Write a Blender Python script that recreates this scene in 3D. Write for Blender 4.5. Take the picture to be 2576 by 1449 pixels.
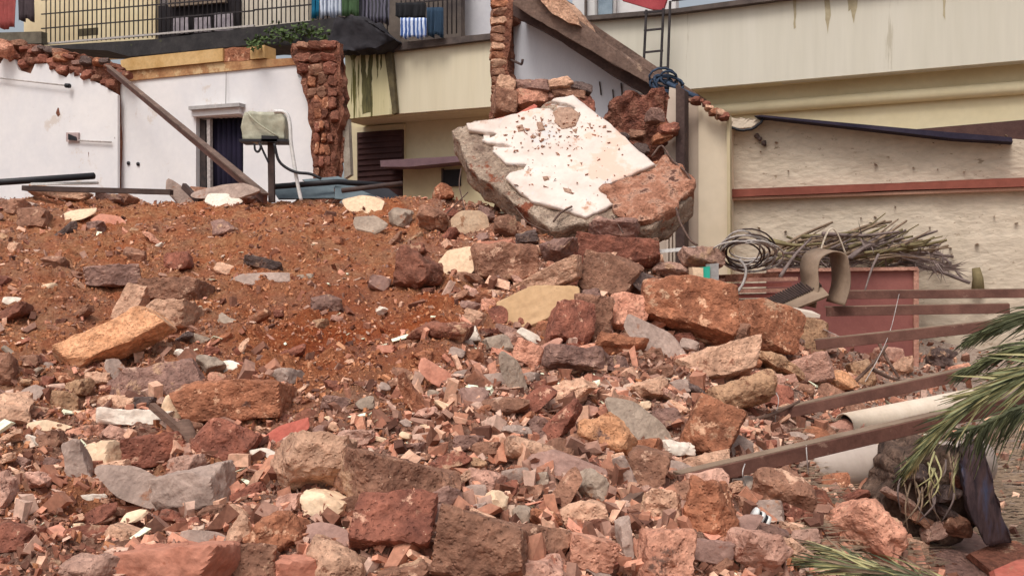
import bpy, bmesh, math, random
import numpy as np
from mathutils import Vector, Matrix, Euler
R = math.radians
for o in list(bpy.data.objects): bpy.data.objects.remove(o)
scene = bpy.context.scene
COL = scene.collection
# ------------------------------------------------------------------ camera, world, sun, exposure
F, CU, CV, CZ = 2474.0, 1288.0, 724.5, 1.6      # focal length and centre in photo units, eye height
cd = bpy.data.cameras.new('camera'); cam = bpy.data.objects.new('camera', cd); COL.objects.link(cam)
cam.location = (0, 0, CZ); cam.rotation_euler = (R(90), 0, 0)
cd.sensor_width = 36; cd.lens = 36 * F / 2576; cd.clip_end = 600
scene.camera = cam
world = bpy.data.worlds.new('World'); scene.world = world; world.use_nodes = True
wn = world.node_tree; bg = wn.nodes['Background']
sky = wn.nodes.new('ShaderNodeTexSky'); sky.sky_type = 'NISHITA'; sky.sun_disc = False
SUN_EL, SUN_AZ = 58, 205            # elevation, compass direction the light comes from (0 = +Y)
sky.sun_elevation = R(SUN_EL); sky.sun_rotation = R(SUN_AZ); sky.dust_density = 6; sky.air_density = 1.2; sky.ozone_density = 1
hs = wn.nodes.new('ShaderNodeHueSaturation'); hs.inputs['Saturation'].default_value = .4
wn.links.new(sky.outputs[0], hs.inputs['Color']); wn.links.new(hs.outputs[0], bg.inputs[0])
bg.inputs[1].default_value = .135
sd = bpy.data.lights.new('sun', 'SUN'); sun = bpy.data.objects.new('sun', sd); COL.objects.link(sun)
sd.energy = 1.3; sd.angle = R(20); sd.color = (1, .97, .93)
az = R(SUN_AZ); el = R(SUN_EL)
dirv = Vector((math.sin(az) * math.cos(el), math.cos(az) * math.cos(el), math.sin(el)))
sun.rotation_euler = dirv.to_track_quat('Z', 'Y').to_euler()
vs = scene.view_settings; vs.view_transform = 'Standard'; vs.look = 'None'; vs.gamma = 1; vs.use_curve_mapping = False
vs.exposure = 0.1
scene.cycles.max_bounces = 5
# ------------------------------------------------------------------ helpers
rng = np.random.default_rng(7); random.seed(7)
def P(u, v, Y): return Vector(((u - CU) / F * Y, Y, CZ + (CV - v) / F * Y))
K = .45                                           # the street fronts run 24 degrees off the picture plane
TA = Vector((1, -K, 0)).normalized(); NA = Vector((K, 1, 0)).normalized()
def FP(u, v, Y0):
    r = (u - CU) / F; return P(u, v, Y0 / (1 + K * r))
def lin(c):
    return tuple((x / 255 / 12.92 if x / 255 <= .04045 else ((x / 255 + .055) / 1.055) ** 2.4) for x in c)
def dusty(c, d=.2, k=1.14):
    l = .3 * c[0] + .59 * c[1] + .11 * c[2]; t = (l * 1.22, l * .96, l * .825)
    return tuple(min(238, (x * (1 - d) + y * d) * k) for x, y in zip(c, t))
def tag(o, label=None, cat=None, group=None, kind=None):
    if label: o['label'] = label
    if cat: o['category'] = cat
    if group: o['group'] = group
    if kind: o['kind'] = kind
    return o
def empty(name, loc, label, cat, group=None):
    o = bpy.data.objects.new(name, None); COL.objects.link(o); o.location = loc; o.empty_display_size = .1
    return tag(o, label, cat, group)
def link(name, me, mat, parent=None, smooth=False):
    o = bpy.data.objects.new(name, me); COL.objects.link(o)
    if mat and not me.materials: me.materials.append(mat)
    if parent:
        o.parent = parent
        l = parent.matrix_basis.translation
        p = parent
        off = Vector((0, 0, 0))
        while p: off += p.location; p = p.parent
        o.location = -off
    if smooth == 'keep': pass
    elif smooth: me.polygons.foreach_set('use_smooth', [True] * len(me.polygons))
    else: me.shade_flat()
    return o
def from_arrays(name, V, Fc, n):
    me = bpy.data.meshes.new(name)
    V = np.ascontiguousarray(V, dtype=np.float32); Fc = np.ascontiguousarray(Fc, dtype=np.int32)
    me.vertices.add(len(V)); me.vertices.foreach_set('co', V.ravel())
    me.loops.add(Fc.size); me.loops.foreach_set('vertex_index', Fc.ravel())
    me.polygons.add(len(Fc)); me.polygons.foreach_set('loop_start', np.arange(0, Fc.size, n, dtype=np.int32))
    try: me.polygons.foreach_set('loop_total', np.full(len(Fc), n, dtype=np.int32))
    except Exception: pass
    me.update(calc_edges=True); return me
def bm_obj(name, bm, mat, parent=None, smooth=False):
    me = bpy.data.meshes.new(name); bmesh.ops.recalc_face_normals(bm, faces=bm.faces); bm.to_mesh(me); bm.free()
    return link(name, me, mat, parent, smooth)
def vnoise(p, seed=0):
    p = np.asarray(p, dtype=np.float64) + seed * 17.31 + 1000; i = np.floor(p).astype(np.int64); f = p - i; f = f * f * (3 - 2 * f)
    def h(a, b, c):
        n = (a * 374761393 + b * 668265263 + c * 1274126177 + seed * 7919) & 0xffffffff
        n = ((n ^ (n >> 13)) * 1274126177) & 0xffffffff
        return ((n ^ (n >> 16)) & 0xffff) / 32767.5 - 1
    r = 0
    for dx in (0, 1):
        wx = f[:, 0] if dx else 1 - f[:, 0]
        for dy in (0, 1):
            wy = f[:, 1] if dy else 1 - f[:, 1]
            for dz in (0, 1):
                wz = f[:, 2] if dz else 1 - f[:, 2]
                r = r + wx * wy * wz * h(i[:, 0] + dx, i[:, 1] + dy, i[:, 2] + dz)
    return r
def fbm(p, seed=0, oct=4):
    s = 0; a = 1; p = np.asarray(p)
    for k in range(oct): s = s + a * vnoise(p * 2 ** k, seed + k); a *= .5
    return s
# ------------------------------------------------------------------ materials
MATS = {}
def mat(name, cols, scale=4, rough=.9, bump=.3, bscale=40, pits=0, spots=None, rnd=.0, spec=.3, stretch=None, var='Object', detail=6, bdist=.01, coarse=0, mot=None):
    """cols: sRGB 0-255 colours blended by noise; spots=(colour, scale, threshold) for crusts, dirt and dust patches"""
    if name in MATS: return MATS[name]
    m = bpy.data.materials.new(name); m.use_nodes = True; nt = m.node_tree; N = nt.nodes; L = nt.links
    b = N['Principled BSDF']; b.inputs['Roughness'].default_value = rough; b.inputs['Specular IOR Level'].default_value = spec
    tc = N.new('ShaderNodeTexCoord'); vec = tc.outputs['Object']
    if var == 'Object':
        oi = N.new('ShaderNodeObjectInfo'); ad = N.new('ShaderNodeVectorMath'); ad.operation = 'MULTIPLY_ADD'
        cx = N.new('ShaderNodeCombineXYZ'); 
        for k in range(3): L.new(oi.outputs['Random'], cx.inputs[k])
        L.new(cx.outputs[0], ad.inputs[0]); ad.inputs[1].default_value = (31, 47, 59); L.new(vec, ad.inputs[2]); vec = ad.outputs[0]
    if stretch:
        mp = N.new('ShaderNodeMapping'); mp.inputs['Scale'].default_value = stretch; L.new(vec, mp.inputs[0]); vec2 = mp.outputs[0]
    else: vec2 = vec
    n1 = N.new('ShaderNodeTexNoise'); n1.inputs['Scale'].default_value = scale; n1.inputs['Detail'].default_value = detail; n1.inputs['Roughness'].default_value = .65
    L.new(vec2, n1.inputs['Vector'])
    cr = N.new('ShaderNodeValToRGB'); e = cr.color_ramp.elements
    cs = [lin(c) for c in cols]; k = len(cs)
    e[0].position = .3; e[0].color = (*cs[0], 1); e[1].position = .7; e[1].color = (*cs[-1], 1)
    for j in range(1, k - 1):
        x = e.new(.3 + .4 * j / (k - 1)); x.color = (*cs[j], 1)
    L.new(n1.outputs['Fac'], cr.inputs[0]); col = cr.outputs[0]
    hgt = None
    n2 = N.new('ShaderNodeTexNoise'); n2.inputs['Scale'].default_value = bscale; n2.inputs['Detail'].default_value = 5; L.new(vec2, n2.inputs['Vector'])
    hgt = n2.outputs['Fac']
    # fine mottling
    mr = N.new('ShaderNodeMapRange'); mr.inputs[1].default_value = .3; mr.inputs[2].default_value = .7; mr.inputs[3].default_value = .72; mr.inputs[4].default_value = 1.22
    L.new(n2.outputs['Fac'], mr.inputs[0])
    mx = N.new('ShaderNodeMix'); mx.data_type = 'RGBA'; mx.blend_type = 'MULTIPLY'; mx.inputs[0].default_value = mot if mot is not None else min(.9, bump * 1.1)
    L.new(col, mx.inputs[6]); L.new(mr.outputs[0], mx.inputs[7]); col = mx.outputs[2]
    for s in ([spots] if spots and not isinstance(spots[0], list) else (spots[0] if spots else [])):
        n3 = N.new('ShaderNodeTexNoise'); n3.inputs['Scale'].default_value = s[1]; n3.inputs['Detail'].default_value = 7; n3.inputs['Roughness'].default_value = .7; L.new(s[3] and vec2 if len(s) > 3 else vec, n3.inputs['Vector'])
        m3 = N.new('ShaderNodeMapRange'); m3.inputs[1].default_value = s[2]; m3.inputs[2].default_value = s[2] + .05; L.new(n3.outputs['Fac'], m3.inputs[0])
        x3 = N.new('ShaderNodeMix'); x3.data_type = 'RGBA'; L.new(m3.outputs[0], x3.inputs[0]); L.new(col, x3.inputs[6]); x3.inputs[7].default_value = (*lin(s[0]), 1); col = x3.outputs[2]
    if pits:
        vo = N.new('ShaderNodeTexVoronoi'); vo.inputs['Scale'].default_value = pits; L.new(vec, vo.inputs['Vector'])
        m4 = N.new('ShaderNodeMapRange'); m4.inputs[1].default_value = .12; m4.inputs[2].default_value = .32; L.new(vo.outputs['Distance'], m4.inputs[0])
        ma = N.new('ShaderNodeMath'); ma.operation = 'MULTIPLY_ADD'; L.new(m4.outputs[0], ma.inputs[0]); ma.inputs[1].default_value = .3; L.new(hgt, ma.inputs[2]); hgt = ma.outputs[0]
    if coarse:
        n5 = N.new('ShaderNodeTexNoise'); n5.inputs['Scale'].default_value = coarse; n5.inputs['Detail'].default_value = 3; L.new(vec, n5.inputs['Vector'])
        ma = N.new('ShaderNodeMath'); ma.operation = 'MULTIPLY_ADD'; L.new(n5.outputs['Fac'], ma.inputs[0]); ma.inputs[1].default_value = 1.6; L.new(hgt, ma.inputs[2]); hgt = ma.outputs[0]
    if rnd:
        oi2 = N.new('ShaderNodeObjectInfo'); hv = N.new('ShaderNodeHueSaturation')
        m5 = N.new('ShaderNodeMapRange'); m5.inputs[3].default_value = 1 - rnd; m5.inputs[4].default_value = 1 + rnd; L.new(oi2.outputs['Random'], m5.inputs[0])
        L.new(m5.outputs[0], hv.inputs['Value']); L.new(col, hv.inputs['Color']); col = hv.outputs[0]
    L.new(col, b.inputs['Base Color'])
    if bump:
        bp = N.new('ShaderNodeBump'); bp.inputs['Strength'].default_value = min(1, bump); bp.inputs['Distance'].default_value = bdist; L.new(hgt, bp.inputs['Height']); L.new(bp.outputs[0], b.inputs['Normal'])
    MATS[name] = m; return m
def pal(name, c1, c2, crust=None, cs=9, ct=.56, **k):
    c1, c2 = dusty(c1, .42, 1.16), dusty(c2, .42, 1.16); sp = [((188, 150, 122), 3.2, .6), ((122, 92, 80), 4.1, .64)]
    if crust: sp.append((dusty(crust, .4), cs, ct))
    sp += [((216, 182, 152), 34, .66), ((84, 56, 46), 22, .71)]
    return mat(name, [c1, c2], scale=7, bump=1, bscale=34, pits=k.pop('pits', 48), spots=[sp], rnd=.16, bdist=.016, mot=1, coarse=14, **k)
def plas(name, c1, c2, scale, bump=.5, bscale=55, spots=None, rnd=.1):
    sp = [((168, 124, 100), 5.5, .63), ((110, 78, 66), 30, .71)]
    return mat(name, [dusty(c1, .3, 1.0), dusty(c2, .3, 1.0)], scale, bump=bump + .3, bscale=bscale * .7, spots=[([spots] if spots else []) + sp], rnd=rnd, mot=.6, bdist=.012, coarse=10)
PAL = {
 'lat': pal('laterite_orange', (112, 58, 36), (176, 104, 68), (196, 152, 118), 11, .58),
 'latr': pal('laterite_red', (96, 46, 36), (156, 84, 64), (180, 136, 112), 10, .6),
 'brn': pal('stone_brown', (106, 66, 50), (152, 106, 82), (176, 142, 118), 8, .6),
 'pur': pal('stone_purple_brown', (98, 70, 66), (142, 108, 98), (168, 140, 124), 7, .62),
 'tan': pal('mortar_tan', (150, 112, 88), (190, 152, 124), (136, 84, 60), 9, .6),
 'cream': plas('plaster_cream', (214, 184, 148), (234, 212, 178), 5, bump=.25, bscale=50, spots=((178, 132, 100), 6, .64), rnd=.06),
 'white': plas('plaster_white', (212, 204, 192), (236, 230, 220), 5, bump=.25, bscale=50, spots=((186, 150, 124), 6, .63), rnd=.05),
 'grey': plas('concrete_grey', (138, 122, 114), (176, 158, 148), 6, bump=.5, bscale=60, spots=((150, 108, 86), 7, .62), rnd=.1),
 'ggr': plas('concrete_green_grey', (138, 126, 112), (172, 160, 144), 6, bump=.5, bscale=60, spots=((150, 112, 88), 7, .63), rnd=.1),
 'pink': plas('plaster_pink', (166, 114, 98), (196, 144, 126), 6, bump=.5, bscale=55, spots=((150, 84, 62), 8, .62), rnd=.1),
 'sal': plas('plaster_salmon', (186, 108, 84), (208, 138, 114), 5, bump=.35, bscale=50, spots=((160, 92, 66), 8, .62), rnd=.08),
 'org': pal('concrete_orange', (176, 112, 66), (198, 142, 98), (150, 82, 46), 9, .62, pits=80),
 'dkr': pal('laterite_dark_red', (92, 50, 38), (140, 78, 58), (160, 96, 70), 9, .63),
 'mau': plas('concrete_mauve', (134, 102, 94), (166, 132, 122), 5, bump=.5, bscale=55, spots=((144, 92, 74), 8, .62), rnd=.1),
 'must': pal('stone_mustard', (128, 94, 66), (168, 132, 96), (110, 66, 44), 12, .57),
 'red': plas('plaster_bright_red', (180, 76, 64), (206, 106, 90), 5, bump=.3, bscale=50, spots=((196, 120, 104), 9, .6)),
 'dark': pal('slate_dark', (62, 52, 54), (98, 84, 82), (120, 96, 86), 8, .62),
}
PAL['plate'] = mat('plate_tan', [(182, 146, 108), (200, 164, 126)], 3, bump=.3, bscale=30, spots=((150, 112, 84), 5, .66), mot=.3)
PAL['salr'] = pal('masonry_salmon', (168, 100, 78), (202, 142, 116), (144, 84, 62), 9, .58)
PAL['pinkr'] = pal('masonry_dusty_pink', (150, 104, 90), (188, 146, 130), (140, 80, 62), 9, .58)
PAL['maur'] = pal('masonry_mauve', (128, 96, 86), (168, 134, 120), (144, 88, 68), 9, .6)
M = {
 'wood': mat('wood_weathered', [(88, 66, 56), (128, 100, 86)], 9, stretch=(1, 1, 8), bump=.4, bscale=20),
 'iron': mat('iron_brown', [(84, 54, 46), (122, 84, 72)], 5, rough=.7, bump=.25, bscale=50, spots=((136, 106, 92), 9, .62)),
 'rust': mat('steel_dark', [(58, 46, 44), (88, 70, 64)], 6, rough=.7, bump=.2, bscale=60),
 'black': mat('black_plastic', [(26, 26, 30), (44, 42, 46)], 5, rough=.5, bump=.05),
 'wire': mat('wire_pale', [(150, 140, 136), (200, 192, 186)], 20, rough=.5, bump=0),
 'rebar': mat('rebar', [(70, 52, 46), (112, 86, 74)], 30, rough=.7, bump=.2),
}
# ------------------------------------------------------------------ terrain
TY = [1.6, 2.5, 3.5, 5, 6.5, 8, 9.5, 11, 12.5, 14, 16, 20, 26]
TU = [-900, 0, 600, 1150, 1250, 1350, 1600, 1750, 1900, 2050, 2200, 2400, 2800, 3500]
TZ = [
 [-1.4, -1.2, -1.0, -.63, -.25, .12, .5, .88, 1.10, .85, .1, -.8, -1.6],
 [-1.4, -1.2, -1.0, -.63, -.25, .12, .5, .88, 1.10, .85, .1, -.8, -1.6],
 [-1.4, -1.2, -1.0, -.65, -.28, .10, .5, .87, 1.06, .8, .1, -.8, -1.6],
 [-1.4, -1.2, -1.02, -.68, -.33, .05, .50, 1.0, 1.02, .5, -.3, -.8, -1.6],
 [-1.4, -1.23, -1.03, -.69, -.35, .02, .48, .93, .9, .3, -.3, -.8, -1.6],
 [-1.4, -1.25, -1.04, -.70, -.38, 0, .42, .76, .6, .1, -.3, -.8, -1.6],
 [-1.45, -1.3, -1.07, -.74, -.43, -.07, .28, .12, -.1, -.3, -.6, -.8, -1.6],
 [-1.5, -1.35, -1.10, -.82, -.52, -.17, .02, -.1, -.2, -.3, -.6, -.8, -1.6],
 [-1.5, -1.4, -1.17, -.95, -.70, -.36, -.42, -.4, -.25, -.2, -.4, -.8, -1.6],
 [-1.5, -1.45, -1.27, -1.10, -.90, -.62, -.66, -.5, -.25, -.15, -.4, -.8, -1.6],
 [-1.55, -1.5, -1.40, -1.26, -1.12, -.98, -.88, -.62, -.25, -.15, -.4, -.8, -1.6],
 [-1.55, -1.5, -1.50, -1.45, -1.36, -1.26, -1.08, -.72, -.25, -.15, -.4, -.8, -1.6],
 [-1.6, -1.55, -1.55, -1.50, -1.45, -1.36, -1.2, -.8, -.3, -.15, -.4, -.8, -1.6],
 [-1.6, -1.6, -1.6, -1.55, -1.5, -1.45, -1.3, -.9, -.4, -.15, -.4, -.8, -1.6]]
GU = np.linspace(-900, 3500, 110); GY = np.linspace(1.6, 26, 180)
_t = np.array([np.interp(GY, TY, row) for row in TZ]); _t = np.array([np.interp(GU, TU, _t[:, j]) for j in range(len(GY))]).T
for _ in range(6):
    _t[1:-1] = (_t[:-2] + 2 * _t[1:-1] + _t[2:]) / 4; _t[:, 1:-1] = (_t[:, :-2] + 2 * _t[:, 1:-1] + _t[:, 2:]) / 4
def orange_zone(u, Y):
    """how much of the ground is loose red earth (1) rather than mortar gravel (0)"""
    g = lambda cu, cy, su, sy: np.exp(-((u - cu) / su) ** 2 - ((Y - cy) / sy) ** 2)
    return np.clip(1.5 * g(560, 10.3, 640, 3.2) + 1.25 * g(880, 6.6, 330, 1.5) + .9 * g(60, 7.0, 380, 1.9) + .4 * g(200, 4.4, 400, .5), 0, 1)
def tz(X, Y, fine=True):
    X = np.asarray(X, float); Y = np.asarray(Y, float); u = CU + F * X / Y
    a = np.clip((u - GU[0]) / (GU[1] - GU[0]), 0, len(GU) - 1.001); b = np.clip((Y - GY[0]) / (GY[1] - GY[0]), 0, len(GY) - 1.001)
    i = a.astype(int); j = b.astype(int); fa = a - i; fb = b - j
    z = (_t[i, j] * (1 - fa) * (1 - fb) + _t[i + 1, j] * fa * (1 - fb) + _t[i, j + 1] * (1 - fa) * fb + _t[i + 1, j + 1] * fa * fb)
    p = np.stack([X, Y, X * 0], 1)
    lump = np.clip((2350 - u) / 350, .12, 1)
    z = z + lump * .075 * fbm(p * 1.5, 3, 2) - .13 * np.exp(-((u - 900) / 210) ** 2 - ((Y - 6.9) / .8) ** 2)
    if fine:
        ez_ = orange_zone(u, Y); z = z + lump * ez_ * (.05 * vnoise(p * 2.6, 41) + .045 * (np.abs(vnoise(p * 7, 43)) - .3) + .02 * vnoise(p * 14, 47))
        z = z + lump * (.055 * fbm(p * 5, 11, 3) + .026 * np.abs(fbm(p * 17, 23, 3)) - .012)
    return z + CZ
def hit(u, v):
    Ys = np.arange(2.0, 15.0, .04); X = (u - CU) / F * Ys; z = CZ + (CV - v) / F * Ys; g = tz(X, Ys, False)
    k = np.nonzero(z <= g)[0]
    if len(k) == 0:
        k = int(np.argmin(z - g)); return Ys[k]
    return Ys[k[0]]
def build_terrain():
    NU_, NV_ = 620, 520
    us = np.linspace(-900, 3500, NU_); Ys = 1.7 * (25 / 1.7) ** np.linspace(0, 1, NV_)
    U, Yg = np.meshgrid(us, Ys, indexing='ij'); X = (U - CU) / F * Yg
    Z = tz(X.ravel(), Yg.ravel())
    V = np.stack([X.ravel(), Yg.ravel(), Z], 1)
    idx = np.arange(NU_ * NV_).reshape(NU_, NV_)
    Fc = np.stack([idx[:-1, :-1], idx[1:, :-1], idx[1:, 1:], idx[:-1, 1:]], -1).reshape(-1, 4)
    me = from_arrays('ground', V, Fc, 4)
    w = orange_zone(U.ravel(), Yg.ravel()) * .92 + .4 * vnoise(V * 1.8, 5) + .25 * vnoise(V * 6, 6)
    s = np.clip((U.ravel() - 1950) / 350 + .3 * vnoise(V * 2, 8), 0, 1)
    at = me.attributes.new('earth', 'FLOAT', 'POINT'); at.data.foreach_set('value', w.astype(np.float32))
    dg = np.clip(1.1 * np.exp(-((U.ravel() - 900) / 260) ** 2 - ((Yg.ravel() - 6.8) / 1.0) ** 2) + .3 * vnoise(V * 3, 9), 0, 1)
    at = me.attributes.new('dug', 'FLOAT', 'POINT'); at.data.foreach_set('value', dg.astype(np.float32))
    at = me.attributes.new('sand', 'FLOAT', 'POINT'); at.data.foreach_set('value', s.astype(np.float32))
    m = bpy.data.materials.new('rubble_earth'); m.use_nodes = True; nt = m.node_tree; N = nt.nodes; L = nt.links; b = N['Principled BSDF']; b.inputs['Roughness'].default_value = .95; b.inputs['Specular IOR Level'].default_value = .15
    tc = N.new('ShaderNodeTexCoord')
    def noise(s, d=6, r=.65):
        n = N.new('ShaderNodeTexNoise'); n.inputs['Scale'].default_value = s; n.inputs['Detail'].default_value = d; n.inputs['Roughness'].default_value = r; L.new(tc.outputs['Object'], n.inputs['Vector']); return n.outputs['Fac']
    def ramp(fac, cols, a=.3, z=.7):
        cr = N.new('ShaderNodeValToRGB'); e = cr.color_ramp.elements; e[0].position = a; e[0].color = (*lin(cols[0]), 1); e[1].position = z; e[1].color = (*lin(cols[-1]), 1)
        for j in range(1, len(cols) - 1): e.new(a + (z - a) * j / (len(cols) - 1)).color = (*lin(cols[j]), 1)
        L.new(fac, cr.inputs[0]); return cr.outputs[0]
    def mix(f, a, c):
        x = N.new('ShaderNodeMix'); x.data_type = 'RGBA'; L.new(f, x.inputs[0]); L.new(a, x.inputs[6]); L.new(c, x.inputs[7]); return x.outputs[2]
    def attr(n):
        a = N.new('ShaderNodeAttribute'); a.attribute_name = n; return a.outputs['Fac']
    nf = noise(26); nb = noise(3.5)
    earth = ramp(nf, [(136, 86, 60), (176, 120, 84), (202, 150, 112)])
    earth2 = ramp(nf, [(132, 72, 46), (176, 102, 66), (198, 130, 92)]); earth = mix(ramp(nb, [(0, 0, 0), (255, 255, 255)], .42, .6), earth, earth2)
    g3 = attr('dug'); earth = mix(g3, earth, ramp(nf, [(112, 48, 26), (158, 78, 42), (176, 98, 58)]))
    grav = ramp(noise(45), [(108, 76, 64), (150, 112, 96), (186, 152, 132)])
    sand = ramp(noise(30), [(150, 126, 112), (180, 158, 144), (196, 176, 160)])
    c = mix(attr('earth'), grav, earth); c = mix(attr('sand'), c, sand)
    L.new(c, b.inputs['Base Color'])
    bp = N.new('ShaderNodeBump'); bp.inputs['Strength'].default_value = 1; bp.inputs['Distance'].default_value = .04; L.new(noise(42, 8, .75), bp.inputs['Height']); L.new(bp.outputs[0], b.inputs['Normal'])
    o = link('rubble_mound', me, m, smooth=True); tag(o, kind='structure')
    g = bmesh.new()
    for x, y in ((-200, -60), (200, -60), (200, 300), (-200, 300)): g.verts.new((x, y, -.12))
    g.faces.new(g.verts[:]); tag(bm_obj('ground', g, mat('ground_sandy', [(128, 104, 88), (160, 134, 116)], 1.5, bump=.4, var='x')), kind='structure')
build_terrain()
# ------------------------------------------------------------------ rocks
_ico = {}
def ico(sub):
    if sub not in _ico:
        bm = bmesh.new(); bmesh.ops.create_icosphere(bm, subdivisions=sub, radius=1)
        _ico[sub] = (np.array([v.co[:] for v in bm.verts]), np.array([[v.index for v in f.verts] for f in bm.faces])); bm.free()
    return _ico[sub]
def rock_verts(dims, seed, shape='b', sub=3, rough=1.0):
    """a broken block: planes cut out of a direction sphere, then worn and chipped by noise"""
    g = np.random.default_rng(seed); d, fc = ico(sub)
    a = np.abs(d).max(1, keepdims=True); d = d / np.linalg.norm(d, axis=1, keepdims=True)
    nm = []; h = []
    def add(n, hh):
        n = np.array(n, float); n /= np.linalg.norm(n); nm.append(n); h.append(hh)
    if shape in 'sp':      # plate: irregular outline in x-z, two broad faces in y
        k = g.integers(5, 8); a0 = g.random() * 6.28
        for j in range(k):
            t = a0 + 6.283 * j / k + g.normal() * .2; add((math.cos(t), g.normal() * .12, math.sin(t)), .78 + .2 * g.random())
        add((g.normal() * .03, 1, g.normal() * .03), .92); add((g.normal() * .03, -1, g.normal() * .03), .92); kk = 26
    elif shape == 'l':     # lump
        for j in range(9): add(g.normal(size=3), .66 + .26 * g.random())
        kk = 30
    elif shape == 'y':     # rounded bar along x
        for j in range(7):
            t = 6.283 * j / 7; add((0, math.cos(t), math.sin(t)), .88 + .08 * g.random())
        add((1, g.normal() * .2, g.normal() * .2), .95); add((-1, g.normal() * .2, g.normal() * .2), .95); kk = 14
    else:
        for ax in range(3):
            for s in (1, -1):
                n = g.normal(size=3) * .13; n[ax] = s; add(n, .86 + .1 * g.random())
        for j in range(int(g.integers(2, 5))):
            n = np.sign(g.normal(size=3)) * (.5 + g.random(3)); add(n, np.abs(n / np.linalg.norm(n)).sum() * (.62 + .13 * g.random()))
        kk = 44
    for ax in range(3):
        for s_ in (1, -1): n = np.zeros(3); n[ax] = s_; nm.append(n); h.append(1.02)
    nm = np.array(nm); h = np.array(h)
    q = np.clip(d @ nm.T / h, 0, None); r = (q ** kk).sum(1) ** (-1 / kk)
    p = d * r[:, None] * (np.array(dims) / 2)
    md = min(dims); L = max(dims)
    amp = rough * (.085 if shape == 'l' else .042 if shape != 's' else .02)
    nrm = p / (np.array(dims) / 2) ** 2; nrm /= np.linalg.norm(nrm, axis=1, keepdims=True)
    base = min(md * 2.2, L * .6)
    p = p + nrm * (base * amp * fbm(p / base * 3.2, seed % 997, 3) + rough * min(.007, md * .035) * fbm(p / .03, seed % 991, 2))[:, None]
    if shape in 'sp': p[:, 1] += .012 * L * fbm(p / L * 2, seed % 97, 2)
    return p, fc
def rock_mesh(name, dims, seed, shape, sub, rough=1.0):
    p, fc = rock_verts(dims, seed, shape, sub, rough); me = from_arrays(name, p, fc, 3); me.set_sharp_from_angle(angle=R(26)); return me
KN = {'b': ('masonry_block', 'block'), 's': ('plaster_flake', 'flake'), 'l': ('stone_lump', 'stone'), 'y': ('concrete_bar', 'block'), 'p': ('concrete_slab', 'slab')}
PLACED = []
def unroll(bw, bh, roll):
    t = abs(R(roll)); c, s = abs(math.cos(t)), abs(math.sin(t))
    if abs(roll) < 22 or abs(roll) > 68:
        w = (bw * c - bh * s) / (c * c - s * s); h = (bh * c - bw * s) / (c * c - s * s)
        if h > .3 * w and w > .3 * h: return w, h
        w, h = (bw, bh) if abs(roll) < 45 else (bh, bw); return w * .98, h * .75
    if abs(roll) <= 68: w = math.hypot(bw, bh) * .93; return w, min(w * .62, max(.28 * w, min(bw, bh) * .47))
def place_rock(u0, v0, u1, v1, roll, pk, shape, label, Yc=None, name=None, cat=None, seed=None, sub=None, group='broken masonry pieces on the rubble heap', depth=None, sink=.3, parent=None, tilt=None, yaw=None):
    if shape == 'b' and abs(roll) > 22 and max(u1 - u0, v1 - v0) < 1.55 * min(u1 - u0, v1 - v0): roll = math.copysign(13, roll)
    u = (u0 + u1) / 2; v = (v0 + v1) / 2; w, h = unroll(u1 - u0, v1 - v0, roll); w *= 1.18; h *= 1.28
    seed = seed if seed is not None else int(u0 * 7 + v0 * 13 + u1)
    if shape in 'lb' and pk in ('sal', 'pink', 'mau') and (shape == 'l' or seed % 3): pk += 'r'
    g = np.random.default_rng(seed)
    own = Yc is not None
    if not own: Yc = hit(u, v + (v1 - v0) * sink)
    s = Yc / F; big = max(u1 - u0, v1 - v0)
    if shape in 'sp':
        t = g.uniform(25, 50) if tilt is None else tilt; w *= 1.14; h *= 1.14; dims = [w * s * 1.04, max(.014, (.10 if shape == 's' else .2) * min(w, h) * s), h * s / math.cos(R(t)) * .98]; tilt_ = -t; yw = g.uniform(-15, 15)
    else:
        dp = depth or min(w, h * 1.4) * s * g.uniform(.85, 1.15); tilt_ = -g.uniform(6, 24) if tilt is None else -tilt
        dims = [w * s * .98, dp, h * s * .92]; yw = g.uniform(-22, 22) if yaw is None else yaw
    if sub is None: sub = 5 if big > 150 else 4 if big > 62 else 3
    me = rock_mesh(name or KN[shape][0], dims, seed, shape, sub)
    o = link(name or KN[shape][0], me, PAL.get(pk) or M.get(pk), parent, smooth='keep')
    pos = P(u, v, Yc + (0 if own else dims[1] * (-.16 if big > 66 and u > 1100 and shape in 'bly' else .1)))
    if parent:
        off = Vector((0, 0, 0)); p = parent
        while p: off += p.location; p = p.parent
        o.location = pos - off
    else:
        o.location = pos
    o.rotation_euler = (Matrix.Rotation(R(-roll), 3, 'Y') @ Matrix.Rotation(R(yw), 3, 'Z') @ Matrix.Rotation(R(tilt_), 3, 'X')).to_euler()
    if label and not parent: tag(o, label, cat or KN[shape][1], group)
    PLACED.append((u, v, (u1 - u0) / 2, (v1 - v0) / 2)); return o
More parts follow.
